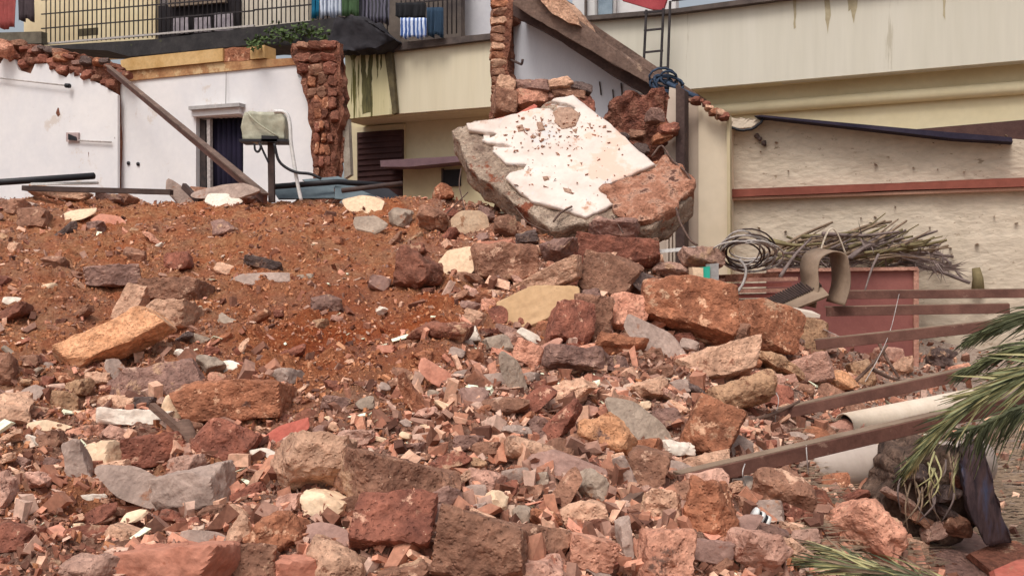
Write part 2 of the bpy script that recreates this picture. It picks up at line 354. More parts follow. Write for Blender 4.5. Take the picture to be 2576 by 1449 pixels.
ROCKS = [
# u0,v0,u1,v1, roll, palette, shape, label
(172,788,402,934,28,'org','b','long orange concrete block lying slanted at the left of the heap'),
(296,722,366,815,-70,'tan','b','pale tan stub standing behind the long orange block'),
(374,766,490,838,2,'tan','b','tan stone with an orange underside right of the long orange block'),
(226,668,348,727,4,'pur','b','smooth purple brown stone above the pale tan stub'),
(306,622,378,678,-20,'brn','l','rounded brown stone leaning on the smooth purple brown stone'),
(358,706,518,768,-3,'brn','b','wide flat brown stone above the tan stone with orange underside'),
(532,556,600,608,-12,'pur','l','lone purple brown stone on the red earth below the doorway'),
(158,522,232,560,12,'cream','s','cream flake near the upper left of the heap'),
(240,536,308,572,-14,'sal','s','salmon red wedge right of the upper left cream flake'),
(222,558,270,594,-8,'pur','l','grey purple stone below the salmon red wedge'),
(146,562,190,606,35,'dark','l','dark slate coloured stone below the upper left cream flake'),
(428,462,482,520,-52,'grey','s','pointed grey shard standing on the crest left of the doorway'),
(482,474,536,504,-3,'brn','b','small brown block on the crest under the doorway'),
(528,486,598,526,-8,'white','s','bright white plaster flake on the crest below the doorway'),
(614,488,670,520,5,'pur','l','dark purple stone at the foot of the long leaning steel beam'),
(500,466,634,502,2,'grey','p','flat grey plate on the crest under the doorway'),
(304,488,342,524,10,'brn','l','brown stone on the crest, right of the low purple brown one'),
(248,488,308,514,-6,'pur','b','low purple brown stone on the crest between two brown ones'),
(80,470,228,508,-8,'tan','b','long tan stone at the far left of the crest'),
(618,650,712,682,-12,'dark','b','dark flat stone in the middle of the red earth'),
(548,662,600,696,-20,'tan','s','tan chip left of the pale flat slab on the red earth'),
(596,686,706,718,6,'grey','p','pale flat slab half sunk in the middle of the red earth'),
(286,914,504,1012,12,'pur','b','big smooth purple brown stone above the striped pale planks'),
(463,960,730,1066,3,'lat','b','biggest orange brown laterite block at left centre of the heap'),
(250,998,350,1030,0,'tan','b','tan ledge of mortar above the layered whitish plank'),
(254,1026,424,1078,-6,'white','b','layered whitish plank of mortar left of the biggest laterite block'),
(342,996,388,1034,-8,'dark','b','dark squared lump at the left end of the rounded cream shard'),
(412,994,467,1056,-70,'cream','s','rounded cream shard standing against the biggest laterite block'),
(324,1088,472,1182,8,'latr','b','dark red block below the layered whitish plank'),
(492,1062,642,1176,-12,'latr','b','crumbling red block under the biggest laterite block'),
(672,1060,762,1114,24,'red','s','bright pink red plaster flake right of the crumbling red block'),
(614,1130,698,1178,-8,'white','s','white flake with a dark hole beside the pale crumbling boulder'),
(630,1172,700,1216,-10,'sal','s','reddish pink chip under the white flake with a dark hole'),
(678,1104,874,1254,-6,'tan','l','pale crumbling tan boulder left of centre near the bottom'),
(86,1060,170,1098,-8,'cream','s','cream plaster flake near the left edge'),
(54,1058,98,1078,4,'white','s','small white flake touching the cream flake at the left edge'),
(108,1086,176,1144,15,'brn','l','brown lump under the cream flake near the left edge'),
(178,1068,252,1116,16,'sal','b','orange chip between the cream flake and the dark red block'),
(168,1114,230,1230,-72,'grey','b','upright grey slab with a rounded top at lower left'),
(226,1108,302,1180,34,'cream','b','cream wedge right of the upright grey slab'),
(242,1154,328,1200,14,'tan','b','tan bar lying below the cream wedge'),
(282,1170,424,1286,-30,'grey','p','wide smooth grey face leaning at lower left'),
(394,1168,576,1288,28,'grey','b','long rough grey concrete piece rising to the right at lower left'),
(430,1142,508,1204,26,'mau','b','small mauve block above the long rough grey concrete piece'),
(182,1242,262,1262,0,'white','b','thin white strip of plaster at lower left'),
(210,1266,292,1324,26,'latr','p','flat red slab tilted up to the right at lower left'),
(152,1324,284,1378,6,'latr','p','wide dark red slab above the bottom left corner'),
(308,1280,362,1316,20,'cream','s','cream chip below the wide smooth grey face'),
(470,1332,562,1380,-14,'grey','s','blue grey flake above the big salmon block'),
(310,1374,566,1490,2,'sal','b','big salmon block cut by the bottom edge at left'),
(178,1384,328,1470,8,'mau','l','pinkish rough stone left of the big salmon block'),
(570,1380,698,1470,-4,'brn','b','layered brown block right of the big salmon block'),
(684,1400,790,1480,-6,'sal','b','smooth salmon stone at the bottom edge, right of the layered brown block'),
(772,1362,920,1475,-8,'tan','l','cream and tan rough stone at the bottom edge below the cream brick'),
(570,1300,644,1392,-10,'tan','l','pitted tan stone above the layered brown block'),
(624,1288,752,1400,-6,'lat','l','pitted orange brown stone above the smooth salmon stone'),
(768,1238,880,1312,-6,'cream','b','cream brick with squared corners right of the pale crumbling boulder'),
(856,1244,932,1302,24,'brn','b','brown wedge against the right end of the cream brick'),
(752,1326,894,1372,-4,'mau','p','flat pinkish brown slab under the cream brick'),
(872,1140,1140,1292,-18,'brn','b','largest smooth brown block at bottom centre, upper of the two'),
(892,1240,1088,1400,-8,'latr','b','dark red brown block directly under the largest smooth brown block'),
(1098,1288,1336,1470,-12,'brn','b','pointed brown boulder with a smooth flat face at bottom centre'),
(1176,1286,1286,1356,-20,'tan','b','tan block just behind the pointed brown boulder'),
(1264,1312,1424,1424,-26,'brn','b','brown block sloping down right of the pointed brown boulder'),
(1424,1338,1542,1434,-16,'sal','b','salmon stone near the bottom edge right of centre'),
(1200,1412,1410,1480,6,'pink','b','flat pink stone cut by the bottom edge at centre'),
(1058,1276,1196,1336,-10,'mau','p','pinkish grey slab between the dark red brown block and the pointed boulder'),
(968,1402,1104,1480,8,'brn','l','brown stone at the bottom edge left of the pointed boulder'),
(1072,914,1150,982,-28,'sal','s','salmon pink plaster chip at the very middle of the heap'),
(998,956,1084,1064,-60,'lat','l','rounded orange brown lump left of the salmon pink chip'),
(1256,906,1336,1004,-64,'ggr','s','upright grey tan flake right of the salmon pink chip'),
(1336,938,1520,1040,16,'tan','l','large tan mortar lump below the long weathered grey brown one'),
(1378,882,1582,958,-5,'pur','l','long weathered grey brown lump right of centre'),
(1550,1014,1672,1132,-38,'ggr','s','pale green grey plaster wedge right of centre'),
(1458,1036,1608,1162,-14,'org','l','tan and orange crumbling lump under the pale green grey wedge'),
(1368,1024,1458,1118,40,'latr','l','dark red lump left of the tan and orange crumbling lump'),
(1500,982,1606,1040,-14,'brn','b','brown stone just above the pale green grey wedge'),
(1340,1132,1500,1222,-14,'mau','p','broad mauve slab lying flat right of bottom centre'),
(1262,1068,1344,1110,-16,'grey','l','pale grey lump left of the dark red lump'),
(1450,1182,1534,1262,-18,'ggr','l','smooth cream grey stone below the broad mauve slab'),
(1382,1194,1450,1288,58,'brn','s','thin brown shard standing left of the smooth cream grey stone'),
(1550,1154,1606,1250,-66,'grey','y','bone shaped grey piece leaning left of the brown block'),
(1572,1124,1682,1252,-62,'brn','b','steep brown block right of the bone shaped grey piece'),
(1410,1256,1522,1338,30,'tan','b','tan block tilted up to the right below the cream grey stone'),
(1338,1284,1414,1338,-10,'lat','l','small fiery orange lump left of the tilted tan block'),
(1282,1266,1336,1318,-10,'ggr','l','small green grey lump above the brown sloping block'),
(1554,1306,1592,1414,-84,'grey','b','narrow grey strip standing upright near the bottom, right of centre'),
(1598,1322,1738,1470,-26,'sal','b','tall salmon topped block at the bottom edge right of centre'),  # whole block coloured salmon: the light on its brown top is painted
(1618,1238,1720,1338,-12,'tan','l','tan and red rough lump above the tall salmon topped block'),
(1664,1104,1732,1142,-4,'white','l','small whitish stone left of the square laterite block'),
(1672,1164,1740,1198,-4,'grey','s','greyish flake at the left end of the longest steel beam'),
(1712,1004,1864,1162,-20,'lat','b','square pitted laterite block at the right of the heap'),
(1770,936,1948,1052,18,'must','y','smooth mustard stone with a rounded end above the square laterite block'),
(1714,1216,1862,1378,-12,'lat','l','dark orange lump with a grey cap at lower right'),
(1898,1172,2042,1294,-10,'brn','l','brown lump at the near end of the big grey pipe'),
(1832,1336,1978,1446,-10,'pink','l','maroon stone with pale streaks near the bottom right'),
(1730,1356,1840,1428,-6,'mau','b','smooth grey mauve stone between the dark orange lump and the maroon one'),
(2078,1268,2280,1404,-4,'sal','l','bright orange red rough boulder left of the root clump'),
(1100,622,1196,710,20,'cream','s','large cream flake left of the brown block under the tilted slab'),
(1190,628,1344,710,-2,'brn','b','brown block under the dark left side of the tilted slab'),
(1202,606,1294,646,8,'sal','b','salmon topped piece lying on the brown block under the slab'),
(1352,600,1448,668,-6,'pur','l','round purple and orange lump under the tip of the tilted slab'),
(1456,590,1654,674,-9,'latr','b','long red brown block under the right of the tilted slab'),
(1480,540,1596,600,-4,'pur','l','grey brown lump wedged under the lower edge of the tilted slab'),
(1372,766,1484,884,-64,'latr','b','upright brick with cream edges in front of the big tan plate'),
(1430,738,1534,866,-66,'brn','b','upright brown brick, middle of the three standing in a row'),
(1528,744,1620,844,-60,'sal','b','salmon brick, rightmost of the three standing in a row'),
(1460,644,1608,766,-52,'brn','b','brown wedge with a cream right side below the long red brown block'),
(1302,662,1458,748,24,'tan','b','grey tan block with an orange end above the big tan plate'),
(1600,808,1710,912,-30,'grey','s','big rounded grey flake facing the viewer right of centre'),
(1616,704,1844,860,-34,'lat','b','biggest orange brown boulder at the right of the heap'),
(1498,842,1618,908,-12,'lat','l','crumbling orange lump left of the big rounded grey flake'),
(1292,860,1372,930,-18,'sal','b','pinkish tan stone below the big tan plate'),
(1312,828,1354,864,-30,'white','s','small white chip peeking out under the big tan plate'),
(1040,804,1192,872,-6,'dkr','l','dark red lump of packed earth at the middle of the heap'),
(998,642,1126,736,-8,'dkr','l','dark red brown mound left of the large cream flake'),
(872,494,954,540,-8,'cream','s','cream flake on the crest left of the tilted slab'),
(974,524,1034,576,-4,'ggr','l','green grey lump on the crest below the brown shutter'),
(1056,522,1138,594,-14,'brn','l','brown lump left of the dark side of the tilted slab'),
(1146,534,1218,602,-82,'cream','s','cream shard standing under the left corner of the tilted slab'),
(898,542,964,586,-10,'ggr','s','thin green grey flake left of the green grey lump'),
(1092,466,1146,508,-6,'lat','l','rusty brown lump on the crest touching the tilted slab'),
(1594,682,1696,778,-34,'dark','p','dark mauve plank like slab right of the brown wedge'),
(1850,764,1996,892,-10,'lat','b','orange brown block with a salmon left face at right'),
(1984,800,2078,898,-8,'must','b','olive brown squared block right of the orange brown one'),
(1820,810,1892,884,-20,'brn','l','brown lump between the biggest boulder and the orange brown block'),
(1704,868,1904,968,14,'tan','b','long tan and brown block below the biggest orange boulder'),
(1890,862,1996,956,-24,'must','l','crumbling mustard lump at the right end of the long tan block'),
(1988,890,2092,974,36,'pink','b','narrow pinkish board of mortar pointing up to the right'),
(2078,932,2156,988,-10,'org','l','small orange lump on the sand between two steel beams'),
(2136,906,2200,974,40,'must','b','olive wedge under the second lowest steel beam'),
(2120,798,2194,844,-4,'pink','l','pink rounded lump in front of the red sheet'),
(1892,692,1948,728,10,'sal','s','pink triangular chip on the stack of red tiles'),
(1654,656,1742,708,-12,'mau','l','mauve stones corner left of the teal striped carton'),
(1716,626,1808,674,-6,'mau','b','flat grey stone at the foot of the cream column'),
(-20,892,46,966,-10,'brn','l','brown lump cut by the left edge, the upper one'),
(-30,990,70,1074,-4,'tan','l','tan crumbling stone cut by the left edge'),
(-40,1192,44,1278,-4,'pink','l','pale pink stone cut by the left edge, the lowest one'),
(44,974,108,1020,10,'grey','s','grey flake beside the tan crumbling stone at the left edge'),
(268,908,320,964,-50,'grey','s','grey round flake above the big smooth purple brown stone'),
(446,880,498,926,-38,'white','y','pale short bar right of the grey round flake'),
(494,892,566,948,-14,'ggr','l','olive tan stone above the biggest laterite block'),
(542,908,596,940,10,'white','s','thin white chip on the olive tan stone'),
(428,838,482,874,34,'dark','y','dark slanting piece of pipe right of the long orange block'),
(16,744,70,772,-14,'white','s','pale chip near the left edge level with the orange block'),
(590,854,622,902,60,'tan','s','tan sliver standing above the olive tan stone'),
(1606,1286,1640,1330,40,'brn','b','little brown stone left of the dark orange lump'),
(1040,1020,1100,1064,20,'pink','l','pink brown stone below the rounded orange brown lump'),
(1240,548,1300,600,-10,'brn','b','brown block in the shade under the left of the tilted slab'),
(1290,580,1356,624,8,'dark','l','dark lump in the shade under the tilted slab'),
(1200,520,1250,566,-20,'pur','l','purple lump touching the left edge of the tilted slab'),
(2040,1290,2096,1330,-10,'brn','b','brown block left of the bright orange red boulder'),
(1990,1330,2060,1384,10,'mau','b','mauve block above the green palm leaf at the bottom'),
(2200,1400,2290,1449,-8,'pink','b','pink block under the bright orange red boulder'),
(2180,1220,2240,1262,10,'tan','l','tan lump between the orange boulder and the root clump'),
(2300,1240,2400,1330,-20,'brn','l','muddy brown stone at the foot of the root clump'),
(60,1180,140,1240,-12,'pink','l','dusty pink stone left of the upright grey slab'),
(0,1320,110,1400,8,'latr','b','red brown block in the bottom left corner'),
(110,640,170,684,-10,'brn','l','brown stone left of the smooth purple brown stone on the upper heap'),
(700,1240,764,1290,10,'pink','b','pink block under the pale crumbling boulder'),
(1180,1180,1262,1240,-12,'pink','b','pink brown stone right of the largest smooth brown block'),
(1730,960,1780,1010,-30,'dark','l','shadowy dark stone between the mustard stone and the square laterite block'),
]
for r in ROCKS: place_rock(*r)
# big tan plate: thick curved flake with its own outline
place_rock(1230,728,1430,834,18,'plate','p','big smooth tan plate leaning in front of the upright bricks', tilt=30)
# ---- the tilted slab
def roughen(bm, maxlen, amp, seed, freq=6, passes=6):
    bmesh.ops.triangulate(bm, faces=bm.faces[:])
    for _ in range(passes):
        es = [e for e in bm.edges if e.calc_length() > maxlen]
        if not es: break
        bmesh.ops.subdivide_edges(bm, edges=es, cuts=1); bmesh.ops.triangulate(bm, faces=[f for f in bm.faces if len(f.verts) > 3])
    bm.normal_update()
    co = np.array([v.co[:] for v in bm.verts]); n = fbm(co * freq, seed, 4)
    nn = np.stack([fbm(co * freq + 50, seed + 1, 3), fbm(co * freq + 90, seed + 2, 3), fbm(co * freq + 130, seed + 3, 3)], 1)
    for v, a, b in zip(bm.verts, n, nn): v.co += v.normal * (a * amp) + Vector(b) * (amp * .5)
def extruded(pts, off, rough=None):
    bm = bmesh.new(); a = [bm.verts.new(p) for p in pts]; b = [bm.verts.new(Vector(p) + off) for p in pts]
    bm.faces.new(a); bm.faces.new(b[::-1])
    for i in range(len(a)):
        j = (i + 1) % len(a); bm.faces.new((a[j], a[i], b[i], b[j]))
    if rough: roughen(bm, *rough)
    return bm
def jag(pts, step, amp, seed=0, closed=False):
    """pixel outline with a broken edge"""
    g = random.Random(seed); out = []
    n = len(pts)
    for i in range(n if closed else n - 1):
        (x0, y0), (x1, y1) = pts[i], pts[(i + 1) % n]; k = max(1, int(math.hypot(x1 - x0, y1 - y0) / step)); out.append((x0, y0))
        for j in range(1, k): t = j / k; out.append((x0 + (x1 - x0) * t + g.uniform(-amp, amp), y0 + (y1 - y0) * t + g.uniform(-amp, amp)))
    if not closed: out.append(pts[-1])
    return out
def SY(u, v): return 9.8 + (560 - v) / 310 * 1.35 + (1450 - u) / 600 * .35
def SP(u, v, lift=0): return P(u, v, SY(u, v)) + SN * lift
SN = (P(1500, 300, SY(1500, 300)) - P(1300, 500, SY(1300, 500))).cross(P(1300, 300, SY(1300, 300)) - P(1500, 500, SY(1500, 500))).normalized()
if SN.y > 0: SN = -SN
slab = empty('broken_wall_slab', P(1450, 600, 9.4), 'huge tilted slab of broken wall with peeling white plaster on top of the heap', 'wall slab')
out = jag([(1137,332),(1173,317),(1256,304),(1358,274),(1384,252),(1444,244),(1482,278),(1539,321),(1592,373),(1651,418),(1682,398),(1737,450),(1746,489),(1693,538),(1641,573),(1592,574),(1473,562),(1394,576),(1312,524),(1229,458),(1180,424),(1163,384)], 18, 3.5, 4, True)
mcore = mat('slab_concrete', [(112, 90, 78), (162, 140, 122), (184, 164, 146)], 5, bump=1, bscale=30, pits=35, bdist=.03, spots=((134, 76, 54), 3.2, .58), coarse=9)
bm_obj('concrete_core', extruded([SP(*p) for p in out], -SN * .3, (.05, .024, 9, 5)), mcore, slab, True)
mskin = mat('slab_plaster', [(206, 188, 176), (234, 220, 210)], 3, bump=.15, bscale=14, spots=[[((222, 190, 172), 1.5, .56), ((206, 200, 196), 2.6, .6), ((186, 146, 122), 4, .62), ((140, 104, 88), 16, .72)]], bdist=.01, spec=.2, mot=.12)
skin = jag([(1175,321),(1256,309),(1348,283),(1384,284),(1404,300),(1440,296),(1448,282),(1422,270),(1388,264),(1396,258),(1442,250),(1478,280),(1536,323),(1590,375),(1648,424),(1576,456),(1512,482),(1530,504),(1544,524),(1473,557),(1411,535),(1338,516),(1300,484),(1274,458),(1284,446),(1318,437),(1326,424),(1274,421),(1256,404),(1240,390),(1262,382),(1292,381),(1268,372),(1228,370),(1214,362),(1246,352),(1252,346),(1180,337)], 11, 1.4, 8, True)
bm_obj('plaster_skin', extruded([SP(*p, .06) for p in skin], -SN * .045, (.06, .003, 3, 4)), mskin, slab, True)
for k, pts in enumerate([[(1300,330),(1316,326),(1322,340),(1306,344)],[(1352,322),(1366,320),(1372,338),(1356,344)],[(1378,352),(1386,350),(1384,360)],[(1366,458),(1378,456),(1382,464),(1370,468)],[(1416,484),(1436,490),(1440,500),(1420,494)],[(1440,340),(1452,338),(1450,350)],[(1480,324),(1486,322),(1486,334)],[(1340,350),(1350,356),(1342,362)],[(1458,422),(1466,420),(1464,430)],[(1392,296),(1408,284),(1440,284),(1462,300),(1448,330),(1414,338),(1396,320)]]):
    bm_obj('bare_patch', extruded([SP(*p, .072) for p in jag(pts, 12, 2, 3, True)], -SN * .03, (.04, .008, 7, 8)), mat('bare_patch', [(150, 116, 96), (184, 150, 130)], 8, bump=.8, bscale=40), slab, True)
mlat = mat('slab_laterite', [(130, 84, 64), (172, 120, 96), (200, 164, 142)], 7, bump=1, bscale=30, pits=30, bdist=.03, spots=[[((96, 64, 54), 7, .58), ((206, 168, 142), 20, .68)]], mot=1)
lat = jag([(1512,486),(1576,460),(1650,430),(1682,402),(1738,452),(1744,490),(1692,536),(1640,568),(1592,572),(1546,556),(1550,524),(1530,500)], 14, 4, 9, True)
bm_obj('laterite_end', extruded([SP(*p, .07) for p in lat], -SN * .2, (.05, .04, 5, 6)), mlat, slab, True)
pr = extruded([SP(*p, .03) for p in [(1240,306),(1300,292),(1344,268),(1352,272),(1346,282),(1250,308)]], -SN * .05)
bm_obj('painted_edge', pr, PAL['red'], slab)
g = random.Random(3)
def tube(pts, r, res=6, mat_=None, name='rod', parent=None, smooth=True, taper=1.0):
    bm = bmesh.new(); pts = [Vector(p) for p in pts]; rings = []
    for i, p in enumerate(pts):
        d = (pts[min(i + 1, len(pts) - 1)] - pts[max(i - 1, 0)]).normalized(); a = d.orthogonal().normalized(); 
        if rings and i:  # keep the frame steady
            a = (pa - d * pa.dot(d)).normalized()
        pa = a; b = d.cross(a); rr = r * (1 + (taper - 1) * i / max(1, len(pts) - 1))
        rings.append([bm.verts.new(p + (a * math.cos(6.2832 * k / res) + b * math.sin(6.2832 * k / res)) * rr) for k in range(res)])
    for q, s in zip(rings, rings[1:]):
        for k in range(res): bm.faces.new((q[k], q[(k + 1) % res], s[(k + 1) % res], s[k]))
    bm.faces.new(rings[0][::-1]); bm.faces.new(rings[-1])
    return bm_obj(name, bm, mat_, parent, smooth)
def curve(pts, n=8):
    """Catmull-Rom through 3D points"""
    pts = [Vector(p) for p in pts]; q = [pts[0] * 2 - pts[1]] + pts + [pts[-1] * 2 - pts[-2]]; out = []
    for i in range(1, len(q) - 2):
        for k in range(n):
            t = k / n; a, b, c, d = q[i - 1:i + 3]
            out.append(.5 * ((2 * b) + (c - a) * t + (2 * a - 5 * b + 4 * c - d) * t * t + (3 * b - a - 3 * c + d) * t ** 3))
    return out + [pts[-1]]
for pts, r in [([(1640,410),(1664,384),(1690,420),(1722,448),(1742,478)], .011), ([(1700,540),(1712,580),(1735,620),(1752,634)], .012), ([(1163,440),(1158,480),(1166,520),(1176,560)], .006), ([(1394,574),(1412,552),(1440,536)], .012), ([(1180,500),(1150,530),(1120,560)], .006), ([(1300,540),(1330,576),(1380,600)], .006), ([(1540,560),(1560,590),(1568,604)], .008)]:
    tube(curve([SP(u, v, .09) for u, v in pts], 5), r, 5, M['rebar'], 'reinforcing_bar', slab)
gg = random.Random(21); bm = bmesh.new()
for k in range(260):
    u, v = gg.gauss(1405, 70), gg.gauss(345, 38)
    if k % 4 == 0: u, v = gg.uniform(1290, 1600), gg.uniform(300, 520)
    if not (1260 < u < 1610 and 285 < v < 540) or v < 262 + (u - 1440) * .62: continue
    c = SP(u, v, .07); s_ = .006 + .02 * gg.random() ** 2; vs_ = [bm.verts.new(c + Vector((gg.uniform(-1.4, 1.4), gg.uniform(-1, 1), gg.uniform(-1, 1))) * s_) for _ in range(5)]
    for a in range(5):
        for b_ in range(a + 1, 5):
            for c_ in range(b_ + 1, 5):
                try: bm.faces.new((vs_[a], vs_[b_], vs_[c_]))
                except ValueError: pass
tag(bm_obj('slab_grit', bm, mlat), 'red grit and crumbs lying on the plaster of the tilted slab', 'grit', kind='stuff')
# ruined masonry heaped behind and right of the slab
core = empty('broken_partition', P(1600, 420, 11.9), 'stump of ruined laterite wall behind the right of the tilted slab', 'wall stump')
core2 = jag([(1496,306),(1530,292),(1556,250),(1600,228),(1668,232),(1694,280),(1674,330),(1670,430),(1640,440),(1560,400)], 12, 5, 3, True)
mstump = mat('ruined_laterite', [(84, 50, 42), (128, 78, 62), (158, 112, 92)], 8, bump=1, bscale=30, pits=26, bdist=.04, coarse=8)
bm_obj('rubble_core', extruded([P(u, v, 12.0) for u, v in core2], Vector((.1, .7, 0)), (.08, .07, 3, 5)), mstump, core, True)
for k in range(26):
    u = g.uniform(1500, 1680); v = g.uniform(250, 420)
    if u < 1560 + (v < 300) * 10 - (v - 300) * .4 or (u < 1550 and v < 300): continue
    w = g.uniform(28, 56); h = w * g.uniform(.5, .8)
    place_rock(u - w / 2, v - h / 2, u + w / 2, v + h / 2, g.uniform(-30, 30), g.choice(['brn', 'latr', 'dark', 'pur', 'lat']), 'b', None, Yc=11.8, name='laterite_piece', parent=core, sub=3)
tp = empty('broken_wall_top', P(1370, 280, 11.8), 'ragged brown masonry piece behind the top edge of the tilted slab', 'wall stump')
bm_obj('rubble_core', extruded([P(u, v, 11.85) for u, v in jag([(1240,300),(1244,200),(1272,196),(1300,214),(1400,204),(1480,226),(1484,300),(1440,330),(1300,330)], 12, 4, 3, True)], Vector((.05, .5, 0)), (.08, .06, 8, 5)), mstump, tp, True)
for (u0, v0, u1, v1, ro, pk) in [(1238,236,1300,292,-6,'brn'),(1246,196,1296,240,-14,'tan'),(1296,232,1366,270,2,'sal'),(1300,206,1380,238,-4,'pur'),(1372,200,1440,232,5,'tan'),(1436,210,1486,240,-12,'dark'),(1390,226,1470,256,-8,'brn'),(1440,246,1490,290,-60,'latr'),(1350,238,1400,262,12,'pink')]:
    place_rock(u0, v0, u1, v1, ro, pk, 'b', None, Yc=11.65, name='laterite_piece', parent=tp, sub=4)
# ---- scattered middle-sized pieces: one object each, label from what lies nearest
MARKS = [('the long orange block',288,860),('the pale tan stub',330,765),('the upper left cream flake',195,541),('the doorway',552,400),('the biggest laterite block',597,1012),('the big smooth purple brown stone',395,962),('the layered whitish plank',340,1050),('the upright grey slab',198,1170),('the wide dark red slab',218,1350),('the big salmon block',436,1420),('the pale crumbling boulder',775,1180),('the cream brick',822,1275),('the largest smooth brown block',1005,1215),('the dark red brown block',990,1320),('the pointed brown boulder',1215,1380),('the salmon pink chip',1110,948),('the dark red earth lump',1116,838),('the big tan plate',1330,780),('the large cream flake',1148,665),('the huge tilted slab',1440,420),('the upright grey tan flake',1296,955),('the large tan mortar lump',1428,988),('the pale green grey wedge',1610,1072),('the square laterite block',1788,1083),('the biggest orange boulder',1730,780),('the big rounded grey flake',1655,860),('the broad mauve slab',1420,1177),('the bone shaped grey piece',1578,1200),('the tall salmon topped block',1668,1400),('the dark orange lump',1788,1296),('the maroon stone',1905,1390),('the bright orange red boulder',2180,1336),('the big grey pipe',2130,1180),('the root clump',2330,1250),('the rounded orange brown lump',1040,1010),('the pale flat slab in the red earth',650,702),('the dark flat stone in the red earth',665,666),('the lone purple brown stone',566,582),('the long red brown block',1555,632),('the long tan and brown block',1804,918),('the dusty pink stone',100,1210),('the cream flake at the left edge',128,1078),('the pinkish rough stone',250,1420)]
CW = {'lat': 'orange brown', 'latr': 'reddish', 'brn': 'brown', 'pur': 'purple brown', 'tan': 'tan', 'cream': 'cream', 'white': 'whitish', 'grey': 'grey', 'ggr': 'green grey', 'pink': 'dusty pink', 'sal': 'salmon', 'org': 'orange', 'dkr': 'dark red', 'mau': 'mauve', 'must': 'mustard', 'dark': 'dark'}
NW = {'b': 'block', 's': 'flake', 'l': 'lump', 'p': 'slab', 'y': 'bar'}
USED = set()
def where(u, v, k=0):
    ms = sorted(MARKS, key=lambda m: math.hypot(m[1] - u, (m[2] - v) * 1.2)); n, mu, mv = ms[k]
    dx, dy = u - mu, v - mv
    d = 'right of' if dx > abs(dy) * 1.6 else 'left of' if -dx > abs(dy) * 1.6 else 'below' if dy > abs(dx) * 1.6 else 'above' if -dy > abs(dx) * 1.6 else ('below and right of' if dx > 0 else 'below and left of') if dy > 0 else ('above and right of' if dx > 0 else 'above and left of')
    return d + ' ' + n
def auto_label(u, v, px, pk, sh):
    size = 'small' if px < 34 else 'middling' if px < 48 else 'fair sized'
    base = f'{size} {CW[pk]} {NW[sh]} '
    for k in (0, 1, 2, 3, 4):
        L = base + where(u, v, k)
        if L not in USED and len(L.split()) <= 16: USED.add(L); return L
    return None
n_auto = 0
cand = []
for _ in range(26000):
    u = g.uniform(-20, 2300); v = g.uniform(520, 1440)
    yb = 500 if u < 1150 else 600 if u < 1650 else 650 + (u - 1650) * .75
    if v < yb: continue
    Yh = hit(u, v)
    ez = float(orange_zone(np.array([u]), np.array([Yh]))[0])
    if g.random() < ez * .98 or (u > 1950 and g.random() < (.75 if v > 1000 else .25)): continue
    w = (28 + 60 * g.random() ** 2.4) if u < 1120 else (46 + 62 * g.random() ** 1.4) * (1.0 + .35 * (v - 900) / 500)
    if any(abs(u - a) < c * (.8 if u < 1120 else .55) + w * .34 and abs(v - b) < d * (.75 if u < 1120 else .52) + w * .25 for a, b, c, d in PLACED): continue
    h = w * g.uniform(.5, .9); right = u > 1150
    pk = g.choices(['lat', 'latr', 'brn', 'pur', 'tan', 'cream', 'white', 'grey', 'ggr', 'pink', 'sal', 'dkr', 'mau', 'must'], [6, 6, 7, 3, 4, .6, .5, 1.5, .6, 2, 1.5, 1.5, 2, 1] if not right else [6, 6, 7, 3, 6, .6, .6, 2, 1, 3, 1.5, 1, 2.5, 1])[0]
    sh = g.choices(['b', 's', 'l', 'y'], [7, 3 if pk in ('cream', 'white', 'grey', 'pink', 'ggr') else 1.2, 3, .6])[0]
    lab = auto_label(u, v, w, pk, sh)
    if not lab: continue
    if n_auto > 200: w *= .85; h *= .85
    place_rock(u - w / 2, v - h / 2, u + w / 2, v + h / 2, g.uniform(-45, 45) if sh != 's' else g.uniform(-30, 30), pk, sh, lab, sub=3, sink=.2)
    n_auto += 1
    if n_auto >= 520: break
print('auto rocks', n_auto)
